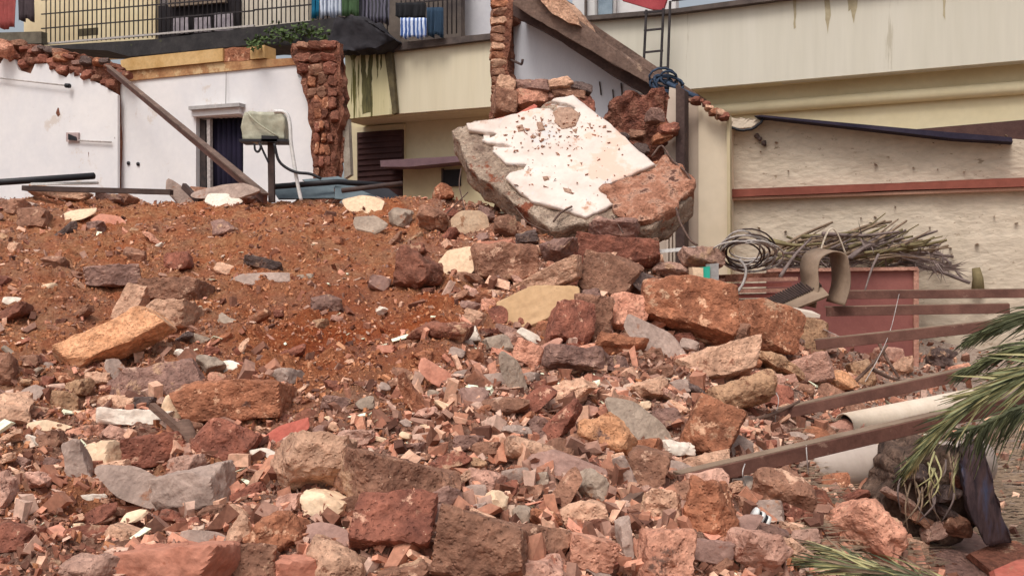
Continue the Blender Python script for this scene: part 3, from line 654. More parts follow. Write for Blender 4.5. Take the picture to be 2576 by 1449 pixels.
# ---- crumbs: what nobody could count
def crumbs(name, n, med, sig, flat, cols, seed, zone=None, label=None, rough=.25, zmax=.09):
    g = np.random.default_rng(seed); d0, fc0 = ico(1)
    lo, hi = 2.2, 13.5
    q = g.random(n * 3); Y = (lo ** .6 + q * (hi ** .6 - lo ** .6)) ** (1 / .6); u = g.uniform(-500, 3000, n * 3); X = (u - CU) / F * Y
    ez = orange_zone(u, Y); keep = g.random(n * 3) < (zone(u, Y, ez)); 
    u, Y, X = u[keep][:n], Y[keep][:n], X[keep][:n]; n = len(u)
    s = np.clip(med * np.exp(g.normal(size=n) * sig), .007, zmax)
    base = np.array([(x, y, z) for x in (-1, 1) for y in (-1, 1) for z in (-1, 1)], float) * .72
    fc0 = np.array([(0, 1, 3), (0, 3, 2), (4, 6, 7), (4, 7, 5), (0, 4, 5), (0, 5, 1), (2, 3, 7), (2, 7, 6), (0, 2, 6), (0, 6, 4), (1, 5, 7), (1, 7, 3)])
    sc = np.stack([1 + 1.3 * g.random(n), .6 + .5 * g.random(n), (flat[0] + (flat[1] - flat[0]) * g.random(n))], 1)
    jit = np.where(g.random((n, 8, 1)) < .3, .62, 1.0) + .35 * (g.random((n, 8, 3)) - .5) + .25 * (g.random((n, 8, 1)) - .5)
    L = base[None] * jit * sc[:, None] * s[:, None, None] * .5
    a = g.uniform(0, 6.283, n); b = g.normal(size=n) * (.45 if flat[1] < .5 else 1.2); c = g.normal(size=n) * (.4 if flat[1] < .5 else 1.2)
    def rot(L, ang, i, j):
        ca, sa = np.cos(ang)[:, None], np.sin(ang)[:, None]; x = L[:, :, i].copy(); y = L[:, :, j].copy(); L[:, :, i] = ca * x - sa * y; L[:, :, j] = sa * x + ca * y
    rot(L, b, 1, 2); rot(L, c, 0, 2); rot(L, a, 0, 1)
    Z = tz(X, Y) + s * .18
    V = L + np.stack([X, Y, Z], 1)[:, None]
    Fc = fc0[None] + (np.arange(n) * 8)[:, None, None]
    me = from_arrays(name, V.reshape(-1, 3), Fc.reshape(-1, 3), 3)
    cols = [(dusty(c, .5 if 'earth' not in name else .24, 1.17), w) for c, w in cols]
    m = bpy.data.materials.new(name); m.use_nodes = True; nt = m.node_tree; N = nt.nodes; Lk = nt.links; bb = N['Principled BSDF']; bb.inputs['Roughness'].default_value = .9; bb.inputs['Specular IOR Level'].default_value = rough
    ge = N.new('ShaderNodeNewGeometry'); cr = N.new('ShaderNodeValToRGB'); cr.color_ramp.interpolation = 'CONSTANT'; e = cr.color_ramp.elements
    tot = sum(w for _, w in cols); acc = 0
    for k, (cc, w) in enumerate(cols):
        if k == 0: e[0].position = 0; e[0].color = (*lin(cc), 1)
        elif k == 1: e[1].position = acc / tot; e[1].color = (*lin(cc), 1)
        else: e.new(acc / tot).color = (*lin(cc), 1)
        acc += w
    Lk.new(ge.outputs['Random Per Island'], cr.inputs[0])
    tc = N.new('ShaderNodeTexCoord'); ns = N.new('ShaderNodeTexNoise'); ns.inputs['Scale'].default_value = 45; ns.inputs['Detail'].default_value = 4; Lk.new(tc.outputs['Object'], ns.inputs['Vector'])
    mr = N.new('ShaderNodeMapRange'); mr.inputs[1].default_value = .3; mr.inputs[2].default_value = .7; mr.inputs[3].default_value = .75; mr.inputs[4].default_value = 1.2; Lk.new(ns.outputs['Fac'], mr.inputs[0])
    mx = N.new('ShaderNodeMix'); mx.data_type = 'RGBA'; mx.blend_type = 'MULTIPLY'; mx.inputs[0].default_value = 1; Lk.new(cr.outputs[0], mx.inputs[6]); Lk.new(mr.outputs[0], mx.inputs[7]); Lk.new(mx.outputs[2], bb.inputs['Base Color'])
    o = link(name, me, m, smooth=False); tag(o, label, name.replace('_', ' '), kind='stuff')
fade = lambda u: np.clip((2520 - u) / 400, .12, 1)
crumbs('brick_crumbs', 42000, .019, .5, (.35, .9), [((112,60,44),4),((150,84,62),5),((172,108,80),4),((134,90,74),5),((188,144,118),3),((92,52,42),2),((158,126,112),2),((196,124,96),2)], 1, lambda u, Y, ez: (1 - .8 * np.minimum(1, ez * 1.1)) * fade(u), 'loose brick crumbs and small broken stones covering the heap')
crumbs('plaster_flakes', 15000, .027, .45, (.12, .35), [((196,160,134),4),((170,146,132),4),((224,206,184),2),((150,112,96),4),((196,122,100),3),((160,150,136),2),((132,82,64),4)], 2, lambda u, Y, ez: (1 - .86 * np.minimum(1, ez * 1.1)) * fade(u), 'thin flakes of plaster and mortar strewn over the heap')
crumbs('earth_clods', 44000, .0095, .6, (.6, 1), [((160,102,66),5),((146,88,56),4),((172,114,78),4),((128,76,50),2),((182,130,94),1)], 3, lambda u, Y, ez: (.12 + ez) * fade(u) * .8, 'small clods of loose red earth on the upper heap', zmax=.04)
crumbs('broken_stones', 5200, .055, .38, (.4, .9), [((122,72,54),4),((160,100,76),4),((142,104,90),4),((186,146,120),3),((164,142,130),2),((196,126,100),2),((98,56,44),2)], 4, lambda u, Y, ez: (1 - .9 * np.minimum(1, ez * 1.1)) * fade(u) * np.clip((u + 400) / 1600, .35, 1), 'fist sized broken stones between the larger blocks', zmax=.12)
# ================================================================== buildings
def polyobj(name, uvs, Y0, thick, m, parent=None, smooth=False, rough=None, plane='F', dz=0):
    f = FP if plane == 'F' else P
    off = (NA if plane == 'F' else Vector((0, 1, 0))) * thick
    return bm_obj(name, extruded([f(u, v, Y0) for u, v in uvs], off, rough), m, parent, smooth)
def bar(name, a, b, w, h, m, parent=None, bev=0, up=Vector((0, 0, 1))):
    """a straight square section between two points"""
    a = Vector(a); b = Vector(b); d = (b - a).normalized(); s = d.cross(up).normalized(); t = s.cross(d); bm = bmesh.new(); r = []
    for p in (a, b): r.append([bm.verts.new(p + s * (x * w / 2) + t * (y * h / 2)) for x, y in ((-1, -1), (1, -1), (1, 1), (-1, 1))])
    for k in range(4): bm.faces.new((r[0][k], r[0][(k + 1) % 4], r[1][(k + 1) % 4], r[1][k]))
    bm.faces.new(r[0][::-1]); bm.faces.new(r[1])
    if bev: bmesh.ops.bevel(bm, geom=bm.edges[:], offset=bev, segments=1, affect='EDGES')
    return bm_obj(name, bm, m, parent)
W_ = lambda n, c, **k: mat(n, c, k.pop('scale', 1.2), bump=k.pop('bump', .1), bscale=k.pop('bscale', 9), var=k.pop('var', 'x'), mot=.12, spec=.2, **k)
def streaky(name, cols, streak, thr, sc=(2.2, 2.2, .16), stops=1, bump=.1):
    return mat(name, cols, 1.0, bump=bump, bscale=6, var='x', stretch=sc, spots=[[(streak, 1.4, thr, 1)]], spec=.2, mot=.1)
mwhite = mat('wall_white_limewash', [(218, 216, 218), (234, 230, 228)], .8, bump=.12, bscale=9, mot=.08, var='x', spots=[[((212, 202, 194), .9, .6), ((196, 182, 170), 2.3, .7)]], spec=.2)
mcream = streaky('wall_cream', [(208, 196, 168), (218, 207, 182)], (192, 178, 152), .64)
mcream2 = streaky('wall_cream_right', [(200, 194, 178), (210, 204, 190)], (184, 176, 158), .63)
mlow = W_('wall_cream_lower', [(210, 196, 160), (220, 207, 174)])
mcap = mat('coping_dark', [(66, 58, 56), (104, 92, 86)], 4, bump=.3, var='x')
mbrk = mat('broken_laterite', [(86, 56, 46), (128, 80, 62), (160, 114, 92)], 5, bump=1, bscale=26, pits=22, bdist=.04, var='x', coarse=7)
mtanb = mat('band_ochre', [(186, 146, 90), (212, 178, 128)], 3, bump=.3, bscale=20, var='x', spots=((150, 96, 60), 2.5, .63))
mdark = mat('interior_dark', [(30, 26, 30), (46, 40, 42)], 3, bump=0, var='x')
mslab = mat('slab_mossy_black', [(40, 38, 40), (66, 62, 62)], 3, bump=.4, bscale=20, var='x', spots=((74, 76, 52), 2.5, .62))
# ---- ruined white house on the left
wh = empty('ruined_house', FP(400, 600, 17), 'ruined white walled house with a torn off brick top and a dark doorway at left', 'house')
pl = [(-160,175),(-60,168),(0,162),(11,144),(36,148),(47,177),(77,186),(88,162),(126,160),(141,184),(166,196),(184,173),(216,196),(252,213),(296,240)]
pl2 = [(296,216),(324,205),(505,187),(744,164),(750,195),(771,223),(775,252),(784,256),(787,350),(789,620),(612,620),(612,291),(493,296),(493,620),(296,620)]
polyobj('white_wall', pl + [(296,620),(-160,620)], 16.8, .06, mwhite, wh)
polyobj('white_wall', pl2, 17, .3, mwhite, wh)
polyobj('brick_core', jag([(-160,108),(0,100),(40,112),(95,117),(140,120),(160,134),(250,148),(294,170),(296,200)], 12, 3, 2) + [(296,620),(-160,620)], 16.87, .35, mbrk, wh, rough=(.25, .05, 4, 3))
g = random.Random(12)
def brickrow(parent, pts, Y0, n, sz, pks, seed, jit=5, name='brick', plane='F'):
    g = random.Random(seed)
    for k in range(n):
        t = (k + .5) / n * (len(pts) - 1); i = min(int(t), len(pts) - 2); t -= i
        u = pts[i][0] + (pts[i + 1][0] - pts[i][0]) * t + g.uniform(-jit, jit); v = pts[i][1] + (pts[i + 1][1] - pts[i][1]) * t + g.uniform(-jit, jit)
        w = sz * g.uniform(.8, 1.25); h = w * g.uniform(.5, .75); p = FP(u, v, Y0) if plane == 'F' else P(u, v, Y0)
        place_rock(u - w / 2, v - h / 2, u + w / 2, v + h / 2, g.uniform(-14, 14), g.choice(pks), 'b', None, Yc=p.y, name=name, parent=parent, sub=3)
brickrow(wh, [(-20,112),(60,122),(120,126),(180,150),(290,176)], 16.88, 16, 30, ['brn', 'latr', 'dark', 'pur', 'lat'], 5, 8)
brickrow(wh, [(-10,140),(10,136),(60,160),(110,150),(160,176),(230,192),(290,222)], 16.86, 20, 25, ['latr', 'dkr', 'brn', 'latr'], 6, 6)
brickrow(wh, [(262,160),(300,180),(330,196)], 16.75, 9, 22, ['latr', 'dark', 'dkr'], 7, 9)
place_rock(-30, 98, 48, 150, -20, 'sal', 'l', None, Yc=FP(0, 120, 16.6).y, name='brick', parent=wh, sub=4)
polyobj('ochre_beam', [(303,152),(330,146),(560,122),(560,154),(305,180)], 16.9, .35, mtanb, wh)
polyobj('ochre_beam', [(629,118),(665,114),(666,146),(630,150)], 16.9, .35, mtanb, wh)
polyobj('exposed_brick', [(561,124),(628,118),(629,152),(561,156)], 16.95, .3, PAL['lat'], wh, rough=(.15, .03, 6, 3))
polyobj('ochre_ledge', [(306,182),(560,157),(742,146),(744,163),(505,186),(324,204),(308,206)], 16.96, .34, mat('ledge_brown', [(150, 100, 66), (196, 156, 112)], 3, bump=.6, bscale=20, var='x', spots=((206, 176, 134), 2, .56)), wh)
polyobj('door_hood', [(474,268),(602,259),(602,268),(474,277)], 16.8, .2, mat('hood_grey', [(150, 146, 144), (186, 182, 180)], 4, var='x'), wh)
polyobj('lintel_box', [(478,278),(602,269),(602,286),(480,294)], 16.9, .1, mwhite, wh)
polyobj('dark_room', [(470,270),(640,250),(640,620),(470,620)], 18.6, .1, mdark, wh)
dr = polyobj('door_leaf', [(494,298),(516,302),(520,620),(494,620)], 17.12, .04, mat('door_dark', [(44, 40, 42), (78, 66, 62)], 8, var='x'), wh)
polyobj('door_post', [(520,300),(528,300),(530,620),(522,620)], 17.05, .08, M['wire'], wh)
cb = bmesh.new(); nn = 26; rows = []
for j in range(2):
    rows.append([cb.verts.new(FP(531 + (608 - 531) * i / nn, 294 if j == 0 else 620, 17.25) + NA * (.05 * math.sin(i * 1.5))) for i in range(nn + 1)])
for i in range(nn): cb.faces.new((rows[0][i], rows[0][i + 1], rows[1][i + 1], rows[1][i]))
cur = bm_obj('door_curtain', cb, mat('curtain_navy', [(16, 13, 30), (34, 26, 50)], 2, bump=.1, var='x'), None, True); sm = cur.modifiers.new('s', 'SOLIDIFY'); sm.thickness = .01
tag(cur, 'dark navy curtain hanging in the doorway of the ruined white house', 'curtain')
tube([FP(-60, 190, 16.7), FP(60, 204, 16.7), FP(168, 216, 16.7)], .016, 6, M['wire'], 'conduit', wh); 
tube([FP(166, 216, 16.68), FP(175, 217, 16.68)], .05, 8, M['black'], 'conduit_end', wh)
polyobj('switch_box', [(166,334),(196,334),(196,357),(166,357)], 16.74, .05, mat('box_pink_grey', [(160, 136, 134), (196, 176, 172)], 6, var='x'), wh)
polyobj('switch_socket', [(171,337),(190,345),(192,354),(171,352)], 16.71, .03, M['black'], wh)
tube([FP(197, 354, 16.74), FP(280, 358, 16.74)], .018, 6, M['wire'], 'conduit', wh)
for u, v in ((322, 411), (346, 413)): tube([FP(u, v, 16.97), FP(u, v, 16.97) + NA * .05], .04, 8, M['black'], 'wall_hole', wh)
tube([FP(569, 182, 16.95), FP(568, 262, 16.9)], .006, 4, M['rust'], 'wall_cable', wh)
# ragged brick pier closing that house
pier = empty('brick_pier', FP(810, 600, 16.8), 'ragged red brown laterite pier standing right of the white wall', 'pier')
po = jag([(740,116),(800,106),(856,104),(860,150),(862,230),(860,300),(846,335),(842,400),(832,440),(836,620)], 14, 3, 5) + [(786,620)] + jag([(788,430),(786,300),(776,246),(770,215),(750,192),(744,164)], 14, 3, 6)
polyobj('laterite_core', po, 16.75, .16, mbrk, pier, rough=(.14, .07, 3, 3))
for k in range(34):
    v = 118 + (k // 3) * 29 + g.uniform(-4, 4); f = (k % 3 + .5) / 3; ul = 748 if v < 190 else 778 if v < 250 else 794; ur = 850 if v < 300 else 836
    u = ul + (ur - ul) * f + g.uniform(-4, 4); w = (ur - ul) / 3 * g.uniform(.95, 1.2); h = 26 * g.uniform(.85, 1.15)
    place_rock(u - w / 2, v - h / 2, u + w / 2, v + h / 2, g.uniform(-8, 8), g.choice(['latr', 'lat', 'brn', 'dkr', 'dkr']), 'b', None, Yc=FP(u, v, 16.8).y, name='laterite_brick', parent=pier, sub=3, yaw=g.uniform(-4, 8), tilt=2, depth=.32)
polyobj('plaster_edge', [(862,330),(876,300),(882,440),(866,450)], 16.9, .1, mat('edge_grey', [(130, 118, 106), (170, 160, 146)], 5, var='x'), pier)
# ---- house behind with a railed veranda, top left
bh = empty('veranda_house', FP(500, 300, 22), 'cream house with a long barred veranda at the top left', 'house')
polyobj('back_wall', [(60,-140),(390,-170),(390,140),(60,160)], 23.2, .2, W_('veranda_wall', [(216, 196, 158), (230, 214, 178)]), bh)
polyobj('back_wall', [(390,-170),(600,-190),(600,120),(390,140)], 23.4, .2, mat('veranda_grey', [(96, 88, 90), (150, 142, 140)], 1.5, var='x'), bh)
polyobj('back_wall', [(600,-190),(780,-200),(780,110),(600,120)], 23.2, .2, W_('veranda_wall2', [(196, 184, 166), (216, 206, 190)]), bh)
polyobj('dark_opening', [(398,16),(604,-8),(604,100),(398,110)], 23.1, .05, mdark, bh)
polyobj('shade_board', [(420,-10),(560,-24),(566,6),(424,18)], 22.9, .1, mat('board_dun', [(120, 104, 90), (150, 132, 116)], 4, var='x'), bh)
for (a, b, c, d) in ((436, 44, 472, 84), (488, 46, 528, 80), (540, 34, 584, 76)):
    polyobj('hanging_sheet', [(a, b), (c, b - 3), (c + 2, d), (a - 1, d + 3)], 22.9, .03, mat('sheet_grey', [(128, 118, 126), (186, 176, 180)], 6, var='x'), bh)
polyobj('name_board', [(197,74),(244,70),(244,88),(198,92)], 22.2, .04, mat('board_olive', [(84, 76, 58), (100, 90, 70)], 6, var='x'), bh)
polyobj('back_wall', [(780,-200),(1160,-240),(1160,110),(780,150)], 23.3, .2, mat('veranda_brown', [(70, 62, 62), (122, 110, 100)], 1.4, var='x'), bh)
rail = empty('veranda_railing', FP(500, 110, 22), 'long black barred railing along the veranda at the top left', 'railing')
mrail = mat('railing_black', [(44, 40, 44), (70, 64, 64)], 8, var='x')
top = lambda u: -60 - .08 * (u - 100)
def bot(u): return np.interp(u, [40, 116, 395, 637, 780, 1003, 1160], [112, 111, 95, 66, 52, 96, 84])
nb = 0; u = 100
b0 = tube([FP(116, bot(116), 22), FP(116, -90, 22)], .017, 5, mrail, 'baluster', rail)
b0.data.materials.clear(); b0.data.materials.append(mrail)
for k in range(1, 90):
    u = 116 + k * 11.6
    if 846 < u < 905 or 975 < u < 1000: continue
    o = b0.copy(); COL.objects.link(o); o.parent = rail; o.location = b0.location + (FP(u, bot(u), 22) - FP(116, bot(116), 22)); nb += 1
for dv in (38, 74, 110): 
    bar('rail_bar', FP(104, 111 - dv, 22), FP(640, 66 - dv, 22), .03, .03, mrail, rail)
bar('rail_bar', FP(640, 66 - 40, 22), FP(850, 46 - 40, 22), .03, .03, mrail, rail)
bar('rail_bar', FP(1000, 96 - 84, 22), FP(1158, 84 - 88, 22), .03, .03, mrail, rail)
bar('bottom_rail', FP(104, 112, 22), FP(640, 66, 22), .06, .05, M['wire'], rail)
polyobj('veranda_slab', [(-60,100),(96,112),(116,116),(395,99),(637,69),(860,44),(862,110),(745,116),(640,113),(556,121),(326,143),(270,128),(100,120),(-60,116)], 21.6, 1.2, mslab, bh)
polyobj('parapet_low', [(-60,84),(104,80),(104,110),(-60,112)], 21.7, .2, mat('parapet_olive', [(84, 76, 66), (116, 108, 94)], 4, var='x'), bh)
def cloth(name, u0, u1, v0, v1, Y0, m, label, cat, waves=5, amp=.04, slant=0):
    bm = bmesh.new(); n = 24; rows = []
    for j in range(7):
        t = j / 6; rows.append([bm.verts.new(FP(u0 + (u1 - u0) * i / n + slant * t, v0 + (v1 - v0) * t + (j == 6) * 4 * math.sin(i * .5 + waves), Y0) + NA * (amp * (.4 + t) * (math.sin(i / n * waves * 5.1 + 1.6 * math.sin(i * .37 + waves) + t) + .4 * math.sin(i * 1.9 + t * 3)))) for i in range(n + 1)])
    for a, b in zip(rows, rows[1:]):
        for i in range(n): bm.faces.new((a[i], a[i + 1], b[i + 1], b[i]))
    o = bm_obj(name, bm, m, None, True); s = o.modifiers.new('s', 'SOLIDIFY'); s.thickness = .012
    return tag(o, label, cat, 'washing and cloths hanging on the veranda')
def stripes(name, a, b, sc):
    m = bpy.data.materials.new(name); m.use_nodes = True; N = m.node_tree.nodes; L = m.node_tree.links; w = N.new('ShaderNodeTexWave'); w.bands_direction = 'X'; w.inputs['Scale'].default_value = sc; w.inputs['Distortion'].default_value = 2.5
    tc = N.new('ShaderNodeTexCoord'); L.new(tc.outputs['Object'], w.inputs['Vector']); cr = N.new('ShaderNodeValToRGB'); cr.color_ramp.interpolation = 'CONSTANT'; cr.color_ramp.elements[0].color = (*lin(a), 1); cr.color_ramp.elements[1].position = .5; cr.color_ramp.elements[1].color = (*lin(b), 1)
    L.new(w.outputs['Fac'], cr.inputs[0]); L.new(cr.outputs[0], N['Principled BSDF'].inputs['Base Color']); return m
cm = lambda n, c: mat(n, [tuple(x * .8 for x in c), c], 5, bump=.1, var='x')
cloth('red_cloth', -30, 42, -40, 72, 21.8, cm('cloth_red', (168, 84, 80)), 'red cloth hung over the veranda rail in the top left corner', 'cloth', 7)
cloth('dark_cloth', 44, 84, -40, 52, 21.8, cm('cloth_charcoal', (78, 66, 70)), 'dark cloth hanging beside the red one in the top left corner', 'cloth', 3)
cloth('towel', 783, 802, -60, 44, 21.7, cm('cloth_teal', (30, 120, 156)), 'narrow teal towel hanging on the railing', 'towel', 2)
cloth('towel', 803, 858, -60, 44, 21.75, stripes('cloth_white_fold_shade', (206, 214, 228), (120, 130, 150), 3.2), 'white washing with grey folds right of the teal towel', 'washing', 6)  # grey bands put the shade of the folds into the colour
cloth('green_cloth', 858, 902, -60, 42, 21.7, cm('cloth_green', (72, 98, 66)), 'dull green cloth hanging right of the white washing', 'cloth', 3)
cloth('dark_curtain', 902, 978, -60, 62, 21.9, stripes('cloth_pleat_shade', (34, 32, 42), (92, 88, 104), 3.4), 'dark pleated curtain hanging in the veranda', 'curtain', 8, .05)  # light and dark bands paint the shading of the pleats into the cloth
cloth('striped_cloth', 1008, 1072, 46, 96, 19.6, stripes('cloth_blue_stripe', (206, 216, 236), (58, 90, 150), 3.6), 'blue and white striped cloth hanging above the dark coping', 'cloth', 5)
cloth('dark_shirt', 996, 1070, 8, 46, 19.7, cm('cloth_black', (34, 34, 38)), 'black clothes hanging just above the striped cloth', 'clothes', 5)
cloth('blue_cloth', 1073, 1114, 20, 92, 19.65, cm('cloth_bluegreen', (44, 66, 88)), 'dark blue green cloth right of the striped cloth', 'cloth', 3)
tarp = bmesh.new(); tp_ = [(826,100),(840,52),(880,36),(930,50),(962,84),(990,100),(960,118),(870,132),(836,128)]
tag(bm_obj('tarpaulin', extruded([FP(u, v, 19.4) for u, v in jag(tp_, 14, 2, 4, True)], NA * .5, (.2, .06, 3, 5)), mat('tarp_black', [(34, 32, 36), (54, 50, 54)], 4, bump=.3, bscale=12, var='x'), None, True), 'black sagging tarpaulin bundled at the end of the veranda slab', 'tarpaulin')
tag(polyobj('background_house', [(1155,-60),(1236,-70),(1236,90),(1155,90)], 24, 1, W_('far_white', [(196, 194, 200), (212, 210, 214)])), 'plain pale wall of a house behind, between railing and brick jamb', 'house')
def leafclump(name, pts, n, size, m, label, cat, Y0, seed, spread=12):
    g = random.Random(seed); bm = bmesh.new()
    for _ in range(n):
        u, v = g.choice(pts); c = FP(u + g.gauss(0, spread), v + g.gauss(0, spread * .5), Y0 + g.uniform(-.15, .15)); a = Vector((g.gauss(0, 1), g.gauss(0, 1), g.gauss(0, .7))).normalized(); b = a.orthogonal().normalized(); s = size * g.uniform(.5, 1.3)
        bm.faces.new([bm.verts.new(c), bm.verts.new(c + a * s * .5 + b * s * .28), bm.verts.new(c + a * s), bm.verts.new(c + a * s * .5 - b * s * .28)])
    return tag(bm_obj(name, bm, m), label, cat, kind='stuff')
mleaf = mat('leaf_green', [(50, 66, 36), (92, 108, 62)], 8, bump=0, var='x')
leafclump('creeping_plant', [(650,108),(680,96),(700,80),(730,90),(760,72),(790,80),(820,100)], 420, .13, mleaf, 'creeping weeds growing along the black veranda slab above the brick pier', 'plant', 21.3, 3, 16)
leafclump('weed', [(636,112),(646,120)], 60, .1, mleaf, 'small weed sprouting at the left end of the creeping weeds', 'plant', 16.7, 4, 6)
# ---- cream house in the middle
mh = empty('cream_house', FP(1050, 500, 20), 'cream house with a brown shutter seen between the pier and the brick jamb', 'house')
polyobj('upper_wall', [(1005,128),(1300,92),(1300,264),(985,288),(985,124)], 20, .3, mcream, mh)
polyobj('stained_pilaster', [(868,136),(985,124),(985,288),(870,300)], 19.93, .36, mat('pilaster_stained', [(196, 184, 142), (212, 200, 160)], 1, bump=.15, bscale=10, var='x', stretch=(2.5, 2.5, .12), spots=[[((96, 90, 48), 3.2, .56, 1), ((54, 50, 34), 4.5, .62, 1)]]), mh)
polyobj('drain_shadow_strip', [(966,128),(984,124),(998,284),(988,288)], 19.85, .1, mat('strip_dark', [(64, 54, 42), (110, 98, 70)], 4, var='x'), mh)  # dark strip along the right edge of the pilaster
polyobj('coping', [(868,120),(958,118),(1003,108),(1300,78),(1300,91),(1005,127),(868,136)], 19.85, .6, mcap, mh)
polyobj('lower_wall', [(868,290),(1300,258),(1300,640),(868,640)], 21.0, .2, mlow, mh)
polyobj('soffit', [(868,298),(1300,262),(1300,268),(868,304)], 20.1, 1.0, mlow, mh)
polyobj('door_surround', [(884,322),(1016,312),(1016,640),(884,640)], 20.9, .08, W_('surround_cream', [(214, 198, 162), (224, 210, 178)]), mh)
sh = polyobj('brown_shutter', [(898,334),(1012,326),(1012,640),(900,640)], 20.8, .08, mat('shutter_brown', [(58, 38, 38), (80, 54, 52)], 2, bump=.1, var='x'), mh)
for k in range(9): v = 345 + k * 14; bar('shutter_slat', FP(900, v, 20.78), FP(1011, v - 7, 20.78), .03, .03, MATS['shutter_brown'], mh)
polyobj('window_canopy', [(956,404),(1168,392),(1168,406),(1030,420),(958,420)], 20.2, .6, mat('canopy_mauve', [(104, 80, 86), (128, 102, 106)], 3, var='x'), mh)
polyobj('wall_below', [(1014,418),(1300,400),(1300,640),(1014,640)], 20.75, .1, W_('wall_dull', [(190, 176, 142), (204, 190, 156)]), mh)
polyobj('dark_window', [(1114,428),(1158,426),(1158,468),(1114,470)], 20.7, .04, M['black'], mh)
polyobj('window_frame', [(1110,424),(1114,424),(1114,472),(1110,472)], 20.68, .06, mcap, mh)
# ---- bluish white wall with brick jamb and raking beam
cw = empty('white_partition', FP(1450, 500, 15.5), 'bluish white broken wall standing behind the tilted slab', 'wall')
polyobj('plastered_face', [(1276,45),(1330,60),(1400,90),(1500,165),(1620,240),(1700,262),(1700,640),(1276,640)], 15.5, .25, mat('wall_bluish', [(196, 198, 206), (214, 214, 218)], .9, bump=.1, mot=.1, var='x', stretch=(1.6, 1.6, .3), spots=[[((176, 172, 170), 2.6, .64, 1)]]), cw)
for u, v, w in ((1508, 206, 34), (1541, 226, 40), (1562, 210, 40)): tube([FP(u, v, 15.48), FP(u + 4, v + w, 15.48)], .012, 4, M['rust'], 'rust_streak_rod', cw)
tube(curve([FP(1278, 148, 15.4), FP(1305, 160, 15.2), FP(1312, 162, 15.1), FP(1315, 150, 15.1)], 4), .02, 6, M['rust'], 'iron_hook', cw)
jb = empty('brick_jamb', FP(1258, 300, 15.3), 'tall narrow column of broken laterite bricks left of the bluish white wall', 'pier')
polyobj('mortar_core', jag([(1236,-30),(1290,-30),(1292,50),(1278,60),(1276,180),(1300,210),(1300,300),(1238,300)], 12, 2, 3, True), 15.25, .4, mbrk, jb, rough=(.12, .04, 5, 3))
for k in range(14):
    v = -8 + k * 21.5; w = 54 if v < 50 else 42; u = (1264 if v < 50 else 1257) + g.uniform(-2, 2)
    place_rock(u - w / 2, v - 10, u + w / 2, v + 10, g.uniform(-4, 4), g.choice(['lat', 'brn', 'tan', 'brn', 'brn']), 'b', None, Yc=FP(u, v, 15.32).y, name='laterite_brick', parent=jb, sub=3, depth=.24, yaw=4, tilt=2)
rb = empty('raking_beam', FP(1500, 150, 14.8), 'broken concrete beam sloping down from the brick jamb to the cream column', 'beam')
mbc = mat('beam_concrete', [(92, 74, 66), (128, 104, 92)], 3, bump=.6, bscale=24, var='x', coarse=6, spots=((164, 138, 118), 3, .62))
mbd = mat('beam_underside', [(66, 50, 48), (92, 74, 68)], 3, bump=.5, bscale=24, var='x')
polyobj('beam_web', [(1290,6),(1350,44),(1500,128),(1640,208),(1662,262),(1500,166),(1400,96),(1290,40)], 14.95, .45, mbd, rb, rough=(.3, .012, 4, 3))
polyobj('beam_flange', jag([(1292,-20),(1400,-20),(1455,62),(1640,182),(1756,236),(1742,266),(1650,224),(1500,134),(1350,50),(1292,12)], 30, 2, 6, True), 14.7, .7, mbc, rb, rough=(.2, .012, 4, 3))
polyobj('brick_topping', jag([(1344,-24),(1400,-20),(1452,40),(1458,66),(1430,58),(1380,28)], 12, 2, 6, True), 14.6, .7, PAL['tan'], rb, rough=(.12, .04, 4, 3))
# ---- long cream building on the right
rh = empty('long_building', FP(2100, 500, 18), 'long cream building with a deep parapet and rounded moulding at the top right', 'building')
polyobj('parapet', [(1380,64),(1480,52),(1700,34),(1920,6),(3400,-181),(3400,71),(2576,152),(1716,226),(1380,258)], 17.5, .25, mcream2, rh)
polyobj('coping', [(1380,52),(1480,40),(1700,22),(1920,-8),(3400,-195),(3400,-182),(1920,5),(1700,33),(1480,51),(1380,63)], 17.35, .5, mcap, rh)
polyobj('soffit', [(1700,228),(3400,71),(3400,75),(1700,232)], 17.6, 1.0, mlow, rh)
polyobj('wall', [(1700,215),(3400,31),(3400,900),(1700,700)], 17.92, .2, mlow, rh)
tube([FP(1700, 262 + 24, 17.86), FP(3400, 135 + 24, 17.86)], .1, 16, mlow, 'rounded_moulding', rh)
polyobj('dark_opening', [(2300,326),(3400,230),(3400,420),(2300,400)], 17.86, .06, mat('opening_brown', [(70, 48, 46), (96, 70, 64)], 3, var='x'), rh)
mstn = mat('damp_stain', [(150, 136, 108), (186, 174, 146)], 6, bump=0, var='x'); mstd = mat('mould_stain', [(58, 54, 36), (120, 112, 72)], 5, bump=0, var='x', stretch=(3, 3, .4))
for pts in ([(2072,-20),(2086,-22),(2090,40),(2082,86),(2076,50)], [(2128,-26),(2160,-30),(2156,20),(2148,60),(2140,24),(2134,30)], [(1994,-10),(2004,-10),(2002,70),(1997,74)], [(2370,-40),(2380,-42),(2378,50),(2372,40)]):
    polyobj('damp_stain', jag(pts, 14, 1.5, 3, True), 17.495, .004, mstn, rh)
for pts in ([(908,138),(918,136),(922,200),(930,136),(938,134),(934,230),(936,282),(912,288),(910,220)], [(946,136),(952,135),(951,190),(948,200)], [(956,134),(961,134),(960,170),(957,178)], [(880,140),(900,137),(892,150),(884,152)]):
    polyobj('mould_streak', jag(pts, 10, 1.2, 5, True), 19.925, .004, mstd, mh)
